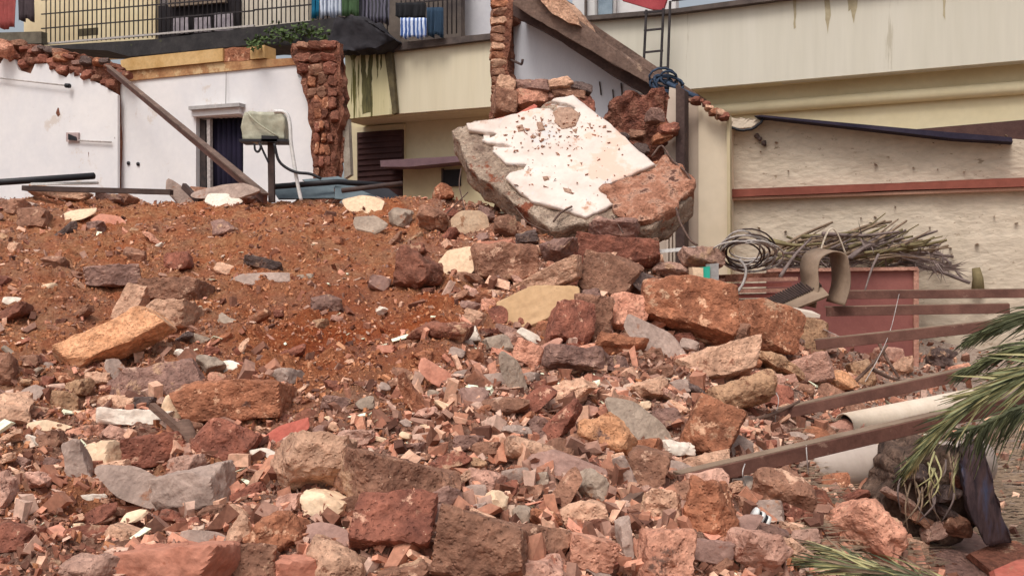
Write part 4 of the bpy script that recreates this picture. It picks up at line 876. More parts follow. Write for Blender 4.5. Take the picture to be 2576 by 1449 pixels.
# things behind the right parapet
wb = empty('distant_house', FP(1500, 0, 26), 'white house with a red awning behind the coping at the top', 'house')
polyobj('white_wall', [(1440,-160),(1700,-190),(1700,60),(1440,80)], 26, .3, W_('far_white2', [(206, 204, 204), (222, 220, 218)]), wb)
polyobj('window', [(1505,-20),(1540,-24),(1540,38),(1505,42)], 25.9, .05, mat('window_blue', [(110, 126, 140), (150, 166, 178)], 2, var='x', rough=.3), wb)
for u in (1496, 1470, 1545): polyobj('window_post', [(u, -40), (u + 5, -40), (u + 5, 44), (u, 46)], 25.8, .08, mcap if u == 1470 else MATS['hood_grey'], wb)
polyobj('red_awning', [(1560,-30),(1690,-40),(1668,26),(1640,24),(1565,2)], 25.0, .1, mat('awning_red', [(150, 56, 62), (176, 80, 84)], 2, var='x'), wb)
ir = empty('roof_railing', FP(1750, 10, 19), 'dark iron railing on the roof right of the ladder top', 'railing')
for k in range(16): u = 1694 + k * 15; bar('railing_post', FP(u, 24 - (u - 1694) * .12, 19), FP(u, -60, 19), .03, .03, mrail, ir)
bar('railing_rail', FP(1690, 2, 19), FP(1940, -30, 19), .04, .04, mrail, ir)
ld = empty('ladder', FP(1650, 200, 17), 'dark iron ladder standing against the cream parapet', 'ladder')
for (u, v0, v1) in ((1622, 26, 170), (1665, 22, 180), (1682, 4, 200)): bar('ladder_rail', FP(u + 4, v0, 17.1), FP(u - 3, v1, 17.1), .035, .035, mrail, ld)
for v in (30, 75, 130, 172): bar('rung', FP(1620, v + 3, 17.1), FP(1668 if v != 172 else 1682, v - 2, 17.1), .03, .03, mrail, ld)
kn = empty('cable_knot', FP(1670, 205, 14.5), 'tangle of dark blue cable tied at the lower end of the raking beam', 'cable')
mbl = mat('cable_blue', [(36, 48, 66), (66, 82, 104)], 12, var='x')
for k in range(10):
    c = FP(1672 + g.uniform(-14, 14), 206 + g.uniform(-10, 10), 14.4); r1 = g.uniform(.08, .17); ax = g.uniform(0, 3)
    tube([c + Vector((r1 * math.cos(t) * 1.3, .1 * math.sin(t + ax), r1 * math.sin(t) * .8)) for t in [i * .5 for i in range(13)]], .016, 5, mbl, 'cable_loop', kn)
tube(curve([FP(1680, 210, 14.3), FP(1710, 226, 14.2), FP(1756, 246, 14.2)], 6), .035, 6, mbl, 'cable_tail', kn)
# ---- columns at the corner of the boundary wall
ccw = empty('cream_column', FP(1790, 620, 13), 'cream and grey plastered column with a ragged brick top right of the timber post', 'column')
polyobj('cream_face', [(1757,258)] + jag([(1757,258),(1768,262),(1786,278),(1804,292),(1830,298)], 8, 2, 3)[1:] + [(1832,720),(1757,720)], 13.1, .4, W_('column_cream', [(214, 196, 170), (224, 207, 184)]), ccw)
polyobj('grey_face', [(1722,262),(1757,254),(1757,720),(1722,720)], 13.13, .4, W_('column_grey', [(182, 162, 146), (196, 178, 160)]), ccw)
brickrow(ccw, [(1730,258),(1760,256),(1786,272),(1812,290),(1828,296)], 12.95, 9, 20, ['lat', 'brn', 'latr', 'tan'], 4, 4)
polyobj('arris_strip', [(1828,292),(1836,290),(1838,720),(1830,720)], 13.02, .1, W_('arris', [(186, 168, 134), (206, 190, 158)]), ccw)
tp2 = empty('timber_post', FP(1710, 640, 12.5), 'dark brown upright post between the white jamb and the cream column', 'post')
polyobj('post_shaft', [(1700,214),(1722,226),(1722,700),(1700,700)], 12.7, .2, MATS['beam_underside'], tp2)
jm = empty('white_jamb', FP(1680, 640, 12.6), 'narrow off white jamb left of the dark post with a thin wire', 'jamb')
polyobj('jamb_face', [(1684,220),(1700,224),(1700,700),(1652,700),(1664,440),(1676,300)], 12.85, .2, W_('jamb_white', [(196, 176, 160), (214, 198, 182)]), jm)
for k in range(3): polyobj('fluted_strip', [(1676 + k * 9, 540), (1681 + k * 9, 540), (1681 + k * 9, 700), (1676 + k * 9, 700)], 12.78, .06, MATS['jamb_white'], jm)
# ---- boundary wall with red band
bw = empty('boundary_wall', FP(2200, 700, 13.5), 'rough cream plastered boundary wall with one red band at right', 'wall')
mst = mat('rough_plaster', [(192, 176, 156), (210, 194, 174)], 2, bump=.35, bscale=10, var='x', stretch=(1, 1, 2.2), bdist=.04, mot=.35, spots=[[((150, 132, 112), 6, .63, 1), ((126, 104, 88), 9, .64, 1), ((104, 82, 70), 20, .655, 1)]], coarse=3)
polyobj('plastered_wall', [(1836,312)] + jag([(1836,296),(1900,300),(1915,306),(1940,306),(2100,316),(2300,332),(2500,356),(2560,352),(2760,370),(3400,428)], 18, 2, 3) + [(3400,1000),(1836,900)], 13.5, .3, mst, bw, rough=(.18, .02, 3, 2))
polyobj('red_band', [(1834,476),(2200,462),(3400,411),(3400,443),(2200,482),(1834,497)], 13.36, .2, mat('band_red', [(122, 66, 54), (146, 84, 70)], 2, bump=.3, bscale=14, var='x'), bw, rough=(.25, .01, 3, 1))
polyobj('band_lower_lip', [(1834,497),(3400,443),(3400,451),(1834,504)], 13.4, .1, mat('band_pink', [(186, 140, 118), (200, 156, 134)], 2, var='x'), bw)
g = random.Random(77)
for k in range(44):     # scratches and knocked-off bits: shallow wedges of plaster
    u = g.uniform(1850, 2570); v = g.uniform(330, 640)
    if 438 < v < 508: continue
    w = g.uniform(3, 9); s_ = g.uniform(-2.2, 2.2)
    bm = bmesh.new(); c = FP(u, v, 13.44); t = TA * (w * .0024); z = Vector((0, 0, 1)) * (w * .0006)
    a = [bm.verts.new(c - t - z * s_), bm.verts.new(c + z * 1.5), bm.verts.new(c + t + z * s_), bm.verts.new(c - z)]; b = [bm.verts.new(x.co + NA * .12) for x in a]
    bm.faces.new(a)
    for i in range(4): bm.faces.new((a[i], b[i], b[(i + 1) % 4], a[(i + 1) % 4]))
    bm_obj('plaster_chip', bm, mat('chip_dark', [(110, 88, 72), (150, 124, 102)], 6, var='x') if k % 3 else MATS['rough_plaster'], bw)  # most chips take a dark scratch colour
polyobj('roof_strip', [(1896,292),(1916,290),(2200,316),(2400,334),(2545,346),(2548,357),(2400,349),(2200,326),(1960,299)], 13.2, .5, mat('felt_blue_black', [(30, 26, 44), (60, 52, 66)], 3, bump=.3, var='x'), bw)
polyobj('cracked_lump', jag([(1838,294),(1905,296),(1915,308),(1890,324),(1862,326),(1838,318)], 10, 2, 2, True), 13.3, .3, mst, bw, rough=(.1, .03, 6, 2))
tube([FP(u, v, 13.26) for u, v in jag([(1838,320),(1862,328),(1890,326),(1914,310),(1920,298)], 8, 1.5, 5)], .018, 5, M['black'], 'crack_shadow', bw)  # thin black line marks the crack round the lump
for (u, v) in ((1912, 350), (1922, 362), (1905, 342)): place_rock(u - 8, v - 8, u + 8, v + 8, 20, 'dark', 'l', None, Yc=FP(u, v, 13.45).y, name='exposed_stone', parent=bw, sub=2)
# ================================================================== things on the site
fb = empty('fallen_channel', P(660, 495, 12), 'long brown steel beam leaning from the broken wall top down to the heap', 'steel beam')
a = FP(272, 172, 16.4); b = P(668, 500, 11.6)
bar('channel_web', a, b, .05, .12, M['iron'], fb, .004); bar('channel_flange', a + Vector((0, -.04, .05)), b + Vector((0, -.04, .05)), .1, .02, MATS['beam_concrete'], fb)
lg = empty('covered_lamp_stand', P(683, 495, 11.7), 'plastic covered box on a black pole with a bent white pipe', 'lamp stand')
bx = [(614,283),(628,280),(706,283),(716,300),(714,352),(640,357),(611,352),(606,320)]
mpl = mat('plastic_beige', [(150, 148, 128), (190, 186, 164)], 5, rough=.45, bump=.5, bscale=14, bdist=.02, var='x')
bm_obj('plastic_cover', extruded([P(u, v, 11.6) for u, v in bx], Vector((0, .3, 0)), (.06, .02, 8, 4)), mpl, lg, True)
tube(curve([P(622, 284, 11.57), P(650, 312, 11.55), P(700, 345, 11.57)], 4), .012, 5, mpl, 'cover_fold', lg)
bar('tray', P(610, 358, 11.7), P(730, 358, 11.7), .3, .03, M['black'], lg); bar('bracket', P(660, 350, 11.6), P(700, 352, 11.6), .1, .07, M['black'], lg)
bar('pole', P(682, 358, 11.7), P(684, 510, 11.7), .07, .07, M['rust'], lg)
tube(curve([P(u, v, 11.6) for u, v in [(690,281),(712,282),(724,292),(730,320),(732,360),(742,425),(750,470),(758,505)]], 5), .022, 8, mat('pipe_white', [(206, 204, 200), (228, 226, 222)], 5, var='x', rough=.4), 'bent_pipe', lg)
tube(curve([P(u, v, 11.55) for u, v in [(640,362),(642,378),(650,382),(656,370),(652,360)]], 5), .014, 6, M['black'], 'cable', lg)
tube(curve([P(u, v, 11.55) for u, v in [(654,362),(664,385),(676,410)]], 5), .014, 6, M['black'], 'cable', lg)
tube(curve([P(u, v, 11.55) for u, v in [(690,362),(703,407),(739,432),(780,438),(808,450)]], 6), .018, 6, M['black'], 'cable', lg)
def rod(name, pts, r, m, label, cat, group=None, Yv=None, res=8):
    return tag(tube([P(*p) for p in pts], r, res, m, name), label, cat, group)
rod('drain_pipe', [(-400, 486, 12.7), (236, 443, 12.1)], .042, M['black'], 'thick black pipe lying on the crest at the far left', 'pipe')
tag(bar('steel_channel', P(60, 474, 12.0), P(432, 484, 11.9), .1, .06, M['rust']), 'dark steel channel lying along the crest at left, below the black pipe', 'steel beam')
tag(bar('white_batten', P(80, 464, 12.2), P(246, 461, 12.2), .06, .03, MATS['pipe_white']), 'thin white batten between the black pipe and the dark channel', 'batten')
msh = mat('sheet_steel_blue', [(70, 80, 86), (112, 124, 128)], 3, rough=.6, bump=.15, var='x')
for k, (pts, Y, lab) in enumerate([([(680,470),(740,458),(838,462),(842,498),(700,500)], 12.0, 'grey blue sheet on the crest just right of the black pole'), ([(760,452),(850,444),(905,462),(892,476),(790,470)], 12.6, 'dark blue grey sheet lying on others behind the crest'), ([(842,468),(892,472),(960,500),(940,506),(842,500)], 11.8, 'pale blue grey sheet sloping down beside the cream flake'), ([(900,456),(958,460),(1008,498),(960,502),(900,474)], 12.8, 'near black sheet below the brown shutter')]):
    tag(bm_obj('metal_sheet', extruded([P(u, v, Y + (500 - v) * .01) for u, v in pts], Vector((0, .03, -.012))), msh if k != 3 else M['black']), lab, 'metal sheet', 'broken metal sheets behind the crest')
rod('black_tube', [(690, 470, 11.9), (850, 458, 12.1), (1010, 470, 12.3)], .035, M['black'], 'dark tube lying across the grey blue sheets behind the crest', 'pipe')
rod('black_tube', [(860, 480, 11.7), (960, 468, 11.9), (1012, 462, 12.0)], .03, M['rust'], 'short dark tube beside the brown shutter behind the crest', 'pipe')
tag(bar('timber_offcut', P(462, 468, 11.8), P(502, 508, 11.6), .05, .07, M['rust']), 'short dark timber standing against the pointed grey shard', 'timber')
tag(bar('thin_stick', P(382, 1020, 4.9), P(456, 1084, 4.75), .03, .03, M['wood']), 'thin pale stick lying across the rounded cream shard', 'stick')
o = tube([P(460, 1070, 4.8), P(480, 1112, 4.72), P(502, 1156, 4.66)], .045, 8, M['wood'], 'branch_piece', None, True, .8); tag(o, 'dark bark covered stick below the rounded cream shard', 'stick')
tag(bar('dark_plank', P(1496, 1328, 3.98), P(1612, 1244, 4.2), .05, .045, M['wood']), 'dark wooden batten crossing the bone shaped grey piece', 'batten')
# ---- right hand clutter
sheet = empty('red_sheet', P(2230, 940, 10.3), 'flat dull red sheet standing upright behind the steel beams', 'metal sheet')
mred = mat('sheet_red', [(122, 72, 68), (150, 94, 86)], 2, bump=.15, rough=.6, var='x', spots=((150, 110, 98), 5, .66))
bm_obj('sheet_panel', extruded([P(u, v, 10.3) for u, v in [(1930,682),(2304,678),(2304,960),(1930,960)]], Vector((0, .04, 0))), mred, sheet)
bar('sheet_rim', P(1930, 680, 10.28), P(2306, 676, 10.28), .06, .035, PAL['pink'], sheet); bar('sheet_rim', P(2304, 676, 10.28), P(2304, 960, 10.28), .05, .03, PAL['pink'], sheet, up=Vector((0, 1, 0)))
ts = empty('tile_stack', P(1880, 840, 9.7), 'stack of thin red tiles left of the red sheet', 'tile stack')
for k in range(9):
    v = 812 - k * 13.5; bar('tile', P(1788 + g.uniform(-6, 6), v + 2, 9.7 + g.uniform(-.05, .05)), P(1975 + g.uniform(-10, 10), v - 2, 9.8), .5, .036, mat('tile_red', [(120, 62, 56), (156, 92, 80)], 3, bump=.3, var='x') if k % 2 else PAL['pink'], ts)
bar('tile', P(1800, 700, 9.7), P(1930, 694, 9.8), .5, .06, PAL['dkr'], ts)
coil = empty('wire_coil', P(1880, 660, 9.4), 'coil of pale wire lying at the foot of the cream column', 'wire coil')
for k in range(13):
    cx_, cy_ = 1880 + g.uniform(-16, 16), 636 + g.uniform(-12, 12); rx, ry = g.uniform(44, 84), g.uniform(20, 50); ph = g.uniform(0, 6); r0 = g.uniform(-.15, .15)
    tube([P(cx_ + rx * math.cos(t), cy_ + ry * math.sin(t) + rx * math.cos(t) * r0 * .3, 9.4 + .28 * math.sin(t)) for t in [i * .3 for i in range(22)]], .0085, 5, M['wire'] if k % 3 else M['rust'], 'wire_turn', coil)
tube(curve([P(u, v, 9.2) for u, v in [(1860,652),(1876,676),(1872,706),(1856,736)]], 5), .014, 5, M['wire'], 'wire_tail', coil)
bx_ = empty('teal_carton', P(1776, 720, 9.0), 'small box with a bright teal stripe beside the wire coil', 'box')
bm_obj('carton_body', extruded([P(u, v, 9.0) for u, v in [(1786,664),(1808,662),(1808,726),(1786,726)]], Vector((0, .2, 0))), MATS['hood_grey'], bx_)
bm_obj('teal_stripe', extruded([P(u, v, 8.98) for u, v in [(1769,672),(1786,670),(1786,722),(1770,724)]], Vector((0, .2, 0))), mat('teal', [(30, 150, 128), (60, 186, 160)], 3, bump=0, var='x', rough=.4), bx_)
bm_obj('cream_side', extruded([P(u, v, 8.97) for u, v in [(1742,672),(1769,674),(1770,722),(1744,720)]], Vector((0, .2, 0))), PAL['cream'], bx_)
tag(bar('pale_rod', P(1644, 634, 9.6), P(1752, 624, 9.6), .035, .035, MATS['pipe_white']), 'straight pale rod lying across the foot of the jamb', 'rod')
# curled perforated strip
cs_ = empty('curled_strip', P(2060, 790, 8.9), 'curled brown metal strip with a ribbed flat end in front of the red sheet', 'metal strip')
mcs = mat('strip_brown', [(112, 90, 74), (156, 134, 114)], 3, rough=.6, bump=.2, var='x')
def ribbon(name, pts, width, m, parent, axis=Vector((.25, 1, .1)), th=.012):
    bm = bmesh.new(); ax = axis.normalized() * width; a = [bm.verts.new(p) for p in pts]; b = [bm.verts.new(p + ax) for p in pts]
    for i in range(len(pts) - 1): bm.faces.new((a[i], a[i + 1], b[i + 1], b[i]))
    o = bm_obj(name, bm, m, parent, True); s = o.modifiers.new('s', 'SOLIDIFY'); s.thickness = th; return o
ribbon('arch_band', curve([P(u, v, 8.8) for u, v in [(2050,775),(2058,720),(2056,680),(2066,648),(2098,632),(2128,640),(2138,672),(2140,720),(2126,770)]], 6), .26, mcs, cs_, Vector((-.35, 1, .15)))
ribbon('arch_band', curve([P(u, v, 9.2) for u, v in [(2060,640),(2078,590),(2094,574),(2110,590),(2130,640)]], 6), .1, MATS['rough_plaster'], cs_)
qa, qb, qc, qd = P(1896, 770, 8.9), P(2046, 698, 9.1), P(2086, 742, 8.7), P(1960, 792, 8.6)
bm_obj('ribbed_plate', extruded([qa, qb, qc, qd], Vector((0, .02, -.02))), mcs, cs_)
for k in range(24):
    t = (k + .5) / 24; bar('rib', qa.lerp(qb, t) + Vector((0, -.01, .012)), qd.lerp(qc, t) * .55 + qa.lerp(qb, t) * .45 + Vector((0, -.01, .012)), .012, .016, M['rust'], cs_)
tag(bm_obj('folded_paper', extruded([P(u, v, 8.3) for u, v in [(1958,776),(2010,782),(2064,792),(2062,800),(2010,796),(1972,792)]], Vector((0, .25, .03))), MATS['jamb_white']), 'folded whitish strip lying on the olive brown block', 'strip')
# steel beams pointing out of the frame at right
for k, (p0, p1, hh, lab) in enumerate([
    ((2130, 742, 9.6), (2900, 736, 8.7), .08, 'uppermost of the brown steel beams at right, lying level'),
    ((2078, 784, 9.0), (2540, 776, 8.6), .085, 'second steel beam from the top at right, above the pink lump'),
    ((2052, 868, 8.2), (2520, 818, 7.9), .085, 'third steel beam from the top, rising gently to the right'),
    ((1948, 1046, 6.22), (2440, 940, 6.3), .068, 'fourth steel beam from the top, above the pale open pipe'),
    ((1706, 1214, 4.52), (2960, 919, 5.75), .07, 'longest and lowest steel beam, crossing over the big grey pipe')]):
    e = empty('steel_beam', P(*p0), lab, 'steel beam', 'brown steel beams fanned out at the right')
    a, b = P(*p0), P(*p1); bar('beam_web', a, b, .02, hh, M['iron'], e, .003); bar('beam_flange', a + Vector((0, .035, hh / 2)), b + Vector((0, .035, hh / 2)), .07, .012, MATS['strip_brown'], e)
for (p, q) in (((1870,1178,5.85),(1876,1216,5.8)), ((2032,1130,5.8),(2036,1195,5.75)), ((1948,1000,6.9),(1954,1060,6.9))):
    pass
def twine(pts, label): return tag(tube(curve([P(*p) for p in pts], 5), .0032, 4, M['wire'], 'twine'), label, 'string')
twine([(1874,1166,4.62),(1868,1190,4.58),(1874,1216,4.6),(1886,1244,4.62)], 'loop of pale string near the left end of the longest beam')
twine([(2028,1120,4.78),(2030,1152,4.74),(2034,1196,4.78)], 'pale string hanging from the middle of the longest beam')
twine([(1934,968,6.25),(1958,1000,6.2),(1952,1040,6.15),(1950,1062,6.15)], 'pale string at the left end of the fourth beam')
twine([(2262,740,8.9),(2240,830,8.2),(2210,900,7.8),(2176,960,7.6)], 'long thin string stretched across the red sheet')
twine([(2072,828,8.3),(2120,850,8.25),(2150,856,8.2)], 'bent wire beside the olive brown block')
# broken lumps and sticks lying in front of the red sheet
for (u0, v0, u1, v1, ro, pk, sh, lab) in [(2020,838,2100,892,-10,'mau','b','mauve block right of the olive brown block, under the third beam'),(2150,852,2216,900,20,'brn','b','brown block in front of the red sheet, left one'),(2200,876,2262,926,-30,'pink','b','dusty pink block in front of the red sheet, right one'),(2236,900,2300,950,14,'tan','l','tan lump at the foot of the red sheet'),(2330,870,2400,930,-10,'dark','l','dark lump between the third and fourth beams'),(2380,920,2440,965,10,'sal','b','salmon brick between the fourth beam and the palm'),(2030,1060,2100,1104,-8,'brn','l','brown lump left of the open pipe end'),(1960,1090,2030,1120,10,'grey','s','grey flake on the sand between the two lowest beams')]:
    place_rock(u0, v0, u1, v1, ro, pk, sh, lab, sub=4)
for (p, q, lab) in [((2150,960,8.2),(2232,868,8.6),'dark stick leaning against the red sheet, left one'),((2196,930,8.4),(2290,962,8.2),'dark stick lying at the foot of the red sheet'),((2210,860,8.8),(2262,950,8.2),'dark stick leaning against the red sheet, right one'),((1880,1060,5.9),(2010,1010,6.3),'thin dark stick beside the left end of the fourth beam'),((1760,1160,5.0),(1900,1100,5.6),'thin dark stick above the left end of the longest beam')]:
    tag(tube(curve([P(*p), P((p[0] + q[0]) / 2, (p[1] + q[1]) / 2 + 6, (p[2] + q[2]) / 2 - .05), P(*q)], 4), .017, 6, M['wood'], 'loose_stick', None, True, .6), lab, 'stick')
# pipes
bp_ = empty('big_grey_pipe', P(2140, 1230, 6.9), 'big pale grey pipe lying under the longest beam', 'pipe')
mpp = mat('pipe_pale', [(170, 152, 140), (196, 180, 168)], 3, rough=.6, bump=.1, var='x', spots=((150, 124, 108), 4, .64))
tube([P(2024, 1180, 5.72), P(2032, 1180, 5.72), P(2140, 1176, 5.78), P(2330, 1168, 5.9), P(2470, 1162, 6.0)], .132, 28, mpp, 'pipe_wall', bp_)
tube([P(2004, 1190, 5.71), P(2026, 1181, 5.72)], .118, 20, mpp, 'pipe_taper', bp_)
ribbon('peeled_lip', curve([P(u, v, 5.6) for u, v in [(2058,1208),(2080,1202),(2110,1212),(2140,1222)]], 4), .02, mpp, bp_)
op = empty('open_pipe', P(2150, 1090, 7.6), 'pale pipe with a dark open end above the longest beam', 'pipe')
def hollow(name, a, b, r, th, m, parent, n=24):
    a = Vector(a); b = Vector(b); d = (b - a).normalized(); s = d.orthogonal().normalized(); t = d.cross(s); bm = bmesh.new(); rings = []
    for p, rr in ((b, r), (a, r), (a, r - th), (b, r - th)): rings.append([bm.verts.new(p + (s * math.cos(6.2832 * k / n) + t * math.sin(6.2832 * k / n)) * rr) for k in range(n)])
    for q, w in zip(rings, rings[1:]):
        for k in range(n): bm.faces.new((q[k], q[(k + 1) % n], w[(k + 1) % n], w[k]))
    return bm_obj(name, bm, m, parent, True)
hollow('pipe_wall', P(2124, 1072, 6.5), P(2440, 1008, 7.1), .086, .008, mat('pipe_cream', [(206, 186, 164), (228, 212, 194)], 3, rough=.6, bump=.15, var='x', spots=((186, 130, 120), 3, .64)), op)
a, b = P(2124, 1072, 6.5), P(2440, 1008, 7.1); tube([a.lerp(b, .03), a.lerp(b, .04)], .077, 16, M['black'], 'pipe_bore', op)  # black disc darkens the mouth, painting the shade inside the pipe
# ---- dried sticks
bpile = empty('branch_pile', P(2150, 680, 10.6), 'heap of dry palm stalks and sticks against the boundary wall', 'branch pile')
mdry = mat('dry_stalk', [(104, 86, 70), (154, 130, 108)], 6, stretch=(1, 1, 1), bump=.2, var='x'); mdry2 = mat('dry_stalk_grey', [(96, 82, 78), (140, 122, 116)], 6, bump=.2, var='x'); mdry3 = mat('dry_stalk_olive', [(98, 86, 60), (138, 124, 90)], 6, bump=.2, var='x')
g = random.Random(5)
for k in range(120):
    cu = g.uniform(1990, 2330); cv = 668 - 62 * g.random() - 30 * (1 - abs(cu - 2160) / 200); L = g.uniform(60, 210); an = R(g.gauss(10, 12)); bend = g.uniform(-10, 10); Y = g.uniform(10.3, 11.6)
    pts = [P(cu - L / 2 * math.cos(an), cv + L / 2 * math.sin(an), Y + g.uniform(-.3, .3)), P(cu, cv + bend, Y), P(cu + L / 2 * math.cos(an), cv - L / 2 * math.sin(an), Y + g.uniform(-.3, .3))]
    tube(curve(pts, 4), g.uniform(.01, .03), 5, g.choice([mdry, mdry, mdry2, mdry3]), 'stalk', bpile, True, .5)
for (p, q, r) in (((2260,660,11.0),(2440,712,10.6),.03), ((2340,620,11.2),(2420,700,10.8),.02), ((1960,700,9.6),(2040,600,10.2),.02), ((2140,650,10.0),(2210,610,10.4),.022), ((2120,660,10),(2250,576,10.8),.02), ((2210,640,10),(2176,730,9.8),.014)):
    tube(curve([P(*p), P((p[0] + q[0]) / 2, (p[1] + q[1]) / 2 - 8, (p[2] + q[2]) / 2), P(*q)], 4), r, 6, mdry2, 'branch', bpile, True, .6)
bm = bmesh.new()
for k in range(420):
    u = g.uniform(1960, 2400); v = 680 - (1 - ((u - 2170) / 240) ** 2) * 90 * g.random(); c = P(u, v, g.uniform(10.2, 11.8)); d = Vector((g.gauss(0, 1), g.gauss(0, .5), g.gauss(.1, .35))).normalized() * g.uniform(.08, .3); w = d.cross(Vector((0, 1, .3))).normalized() * g.uniform(.004, .011)
    bm.faces.new([bm.verts.new(c - d), bm.verts.new(c + w), bm.verts.new(c + d), bm.verts.new(c - w)])
o = bm_obj('twigs', bm, mdry2); tag(o, 'fine twigs and dry leaf strips in the branch heap', 'twigs', kind='stuff')
tag(tube([P(2460, 735, 11), P(2460, 700, 11), P(2455, 674, 11)], .075, 8, MATS['dry_stalk_olive'], 'cut_stump', None, True, .6), 'small olive stump in front of the boundary wall at far right', 'stump')
# ---- palm fronds
mpg = mat('palm_green', [(116, 122, 86), (166, 168, 126)], 10, rough=.75, bump=.05, var='x'); mpd = mat('palm_dark', [(66, 70, 52), (108, 110, 80)], 10, rough=.75, bump=.05, var='x'); mpy = mat('palm_straw', [(160, 152, 104), (190, 182, 138)], 10, rough=.6, bump=.05, var='x')
def frond(name, pts, n, length, label, droop=.35, mats=(mpg, mpd), rr=.022, side=(1, -1), seed=1, wid=.0065, parent=None, fan=30):
    g = random.Random(seed); pts = [P(*p) for p in pts]; c = curve(pts, 10); e = empty(name, c[-1], label, 'palm frond', 'cut palm fronds at the right')
    tube(c, rr, 8, mats[0], 'stem', e, True, .45)
    up = Vector((0, -.25, 1)).normalized()
    for k in range(n):
        t = (k + g.random()) / n; x = t * (len(c) - 1); i = min(int(x), len(c) - 2); p = c[i].lerp(c[i + 1], x - i); d = (c[i + 1] - c[i]).normalized(); s = g.choice(side)
        sd_ = d.cross(up).normalized() * s; ang = R(g.uniform(fan - 14, fan + 14)); L = length * (1 - .68 * t) * g.uniform(.7, 1.15)
        dr_ = (d * math.cos(ang) + (sd_ * .8 + up * g.uniform(-.5, .7)) * math.sin(ang)).normalized(); bm = bmesh.new(); rows = []
        w = wid * g.uniform(.7, 1.3); wv = dr_.cross(Vector((0, -1, .2))).normalized()
        for j in range(5):
            q = j / 4; pos = p + dr_ * (L * q) - Vector((0, 0, 1)) * (droop * L * q * q * g.uniform(.8, 1.2)); ww = w * (1 - q) ** .6 * (.6 + 1.2 * q if q < .3 else 1)
            rows.append((bm.verts.new(pos + wv * ww), bm.verts.new(pos + Vector((0, .006, -.004))), bm.verts.new(pos - wv * ww)))
        for a, b in zip(rows, rows[1:]):
            bm.faces.new((a[0], a[1], b[1], b[0])); bm.faces.new((a[1], a[2], b[2], b[1]))
        bm_obj('leaflet', bm, g.choice(mats), e, True)
    return e
frond('palm_frond', [(2720, 890, 4.3), (2576, 945, 4.4), (2440, 1020, 4.5), (2340, 1105, 4.6), (2290, 1180, 4.7)], 300, .36, 'big green palm frond hanging over the longest beam, its stem pointing down left', .06, (mpg, mpg, mpd, mpy, mpy), .036, seed=2)
frond('palm_frond', [(2740, 770, 4.9), (2600, 790, 5.0), (2530, 812, 5.1), (2450, 846, 5.2)], 200, .36, 'uppermost palm frond at the right edge', .25, (mpg, mpd, mpd), .016, seed=3, fan=16)
frond('palm_frond', [(2740, 860, 4.7), (2600, 870, 4.8), (2520, 892, 4.9), (2430, 930, 5.0)], 190, .34, 'palm frond lying between the uppermost and the big one', .3, (mpg, mpd, mpd), .016, seed=4, fan=16)
frond('palm_frond', [(2650, 1000, 4.6), (2560, 1030, 4.65), (2470, 1070, 4.7), (2400, 1090, 4.7)], 130, .27, 'dark palm leaf drooping below the longest beam at the right edge', .7, (mpd, mpd, mpg), .016, seed=5, fan=44)
frond('palm_frond', [(2420, 1520, 3.5), (2240, 1440, 3.8), (2060, 1372, 4.2), (1860, 1312, 4.7)], 140, .34, 'dry palm leaf lying along the ground at the bottom right', .12, (mpy, mdry, mpd), .012, seed=6, fan=13)
frond('palm_frond', [(2500, 1490, 3.6), (2300, 1455, 3.7), (2120, 1425, 3.8), (1960, 1405, 4.0)], 140, .34, 'green palm leaf cut by the bottom edge below the maroon stone', .1, (mpd, mpg, mpy, mdry), .012, seed=7, fan=15)
# root clump
rc = empty('root_clump', P(2330, 1330, 5.3), 'dark muddy root clump with dangling roots under the palm fronds', 'root clump')
bm_obj('root_ball', extruded([P(u, v, 5.2) for u, v in jag([(2250,1210),(2290,1140),(2350,1120),(2420,1150),(2440,1250),(2450,1340),(2380,1370),(2270,1340),(2224,1290)], 16, 5, 2, True)], Vector((.05, .45, -.03)), (.06, .05, 7, 6)), mat('mud_brown', [(58, 44, 38), (100, 78, 66), (136, 112, 96)], 9, bump=1, bscale=30, bdist=.03, coarse=9), rc, True)
g = random.Random(9)
for k in range(30):
    u = g.uniform(2260, 2420); v = g.uniform(1130, 1220); L = g.uniform(50, 140)
    tube(curve([P(u, v, 5.12), P(u + g.uniform(-16, 16), v + L * .5, 5.02), P(u + g.uniform(-30, 30), v + L, 5.05)], 4), g.uniform(.003, .009), 5, g.choice([mdry, mdry2, mpy]), 'root', rc, True, .4)
for (u, v, pk) in ((2260,1250,'mau'),(2310,1300,'brn'),(2370,1240,'dark'),(2290,1190,'dark'),(2400,1320,'brn'),(2340,1340,'mau'),(2420,1220,'latr'),(2380,1290,'dark')):
    place_rock(u - 34, v - 26, u + 34, v + 26, g.uniform(-40, 40), pk, 'l', None, Yc=5.15, name='mud_lump', parent=rc, sub=3)
bk = empty('bark_sheath', P(2480, 1340, 5.0), 'dark bluish brown palm sheath slanting down beside the root clump', 'palm sheath')
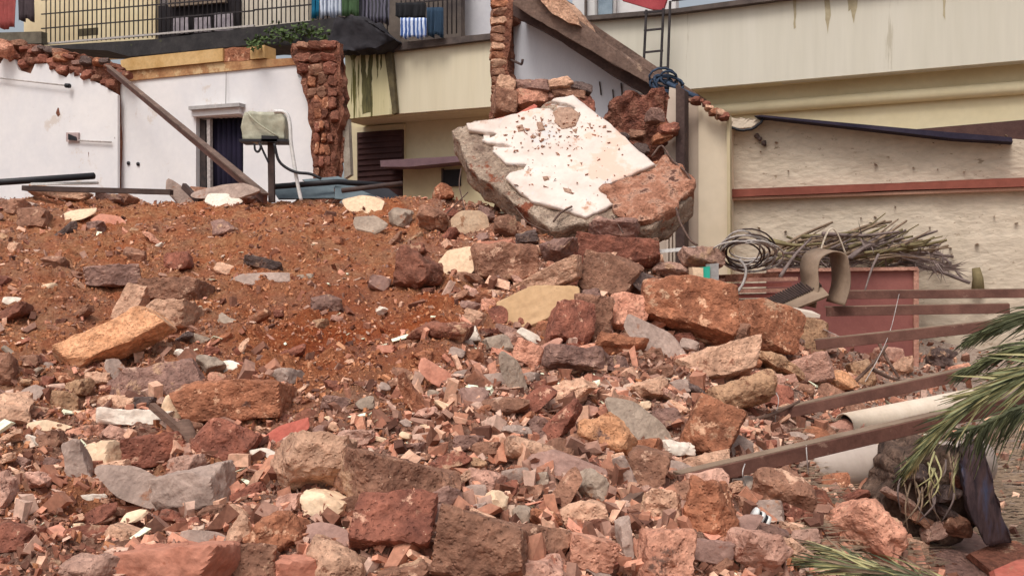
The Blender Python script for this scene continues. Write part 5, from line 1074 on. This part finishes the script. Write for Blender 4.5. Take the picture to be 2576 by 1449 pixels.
bm_obj('sheath_body', extruded([P(u, v, 5.0) for u, v in jag([(2410,1120),(2470,1110),(2490,1200),(2540,1340),(2552,1370),(2480,1380),(2440,1300),(2420,1220)], 20, 3, 2, True)], Vector((.05, .12, 0)), (.06, .02, 7, 6)), mat('sheath_dark', [(48, 40, 46), (84, 66, 66), (70, 74, 96)], 5, bump=.6, bscale=20, var='x', stretch=(3, 3, .6)), bk, True)
for k, (pts, Y, pk, lab) in enumerate([([(2276,1372),(2310,1362),(2560,1420),(2600,1470),(2400,1462),(2290,1400)], 5.0, 'pur', 'long mauve board lying behind the red piece in the bottom right corner'), ([(2300,1330),(2450,1338),(2500,1372),(2440,1392),(2300,1366)], 5.1, 'mau', 'flat dull board under the root clump'), ([(2440,1392),(2520,1360),(2620,1380),(2620,1440),(2500,1440)], 4.9, 'dkr', 'dark red board at the right edge above the bright red piece'), ([(2500,1430),(2560,1404),(2640,1400),(2640,1500),(2520,1500)], 4.7, 'red', 'bright red piece in the bottom right corner')]):
    tag(bm_obj('broken_board', extruded([P(u, v, Y + (1420 - v) * .004) for u, v in pts], Vector((0, .05, -.03)), (.06, .006, 6, k)), PAL[pk]), lab, 'board', 'broken boards in the bottom right corner')
sp = empty('striped_insulator', P(1910, 1318, 4.9), 'little white insulator with black stripes near the bottom right', 'insulator')
for k in range(5):
    a = P(1894 + k * 7.5, 1292 + k * 4.5, 4.22); b = P(1894 + (k + 1) * 7.5, 1292 + (k + 1) * 4.5, 4.22); tube([a, b], .034 - .0012 * k if k % 2 == 0 else .027, 14, MATS['pipe_white'] if k % 2 == 0 else M['black'], 'disc', sp)
# dry grass strips on the sandy ground
bm = bmesh.new()
for k in range(2400):
    u = g.choice([g.uniform(2000, 2300), g.uniform(1960, 2576), g.uniform(2450, 2600)]); v = g.uniform(1080, 1449)
    Y = hit(u, v) + .05; X = (u - CU) / F * Y; z = float(tz([X], [Y])[0]) + .012; an = g.gauss(0, .35); L = g.uniform(.03, .16); d = Vector((math.cos(an), math.sin(an), g.uniform(-.05, .12))) * L; w = Vector((0, g.uniform(.003, .008), .003)); c = Vector((X, Y, z))
    bm.faces.new([bm.verts.new(c - d), bm.verts.new(c + w), bm.verts.new(c + d), bm.verts.new(c - w)])
o = bm_obj('dry_straw', bm, mdry); tag(o, 'dry straw and leaf strips lying on the sandy ground', 'straw', kind='stuff')
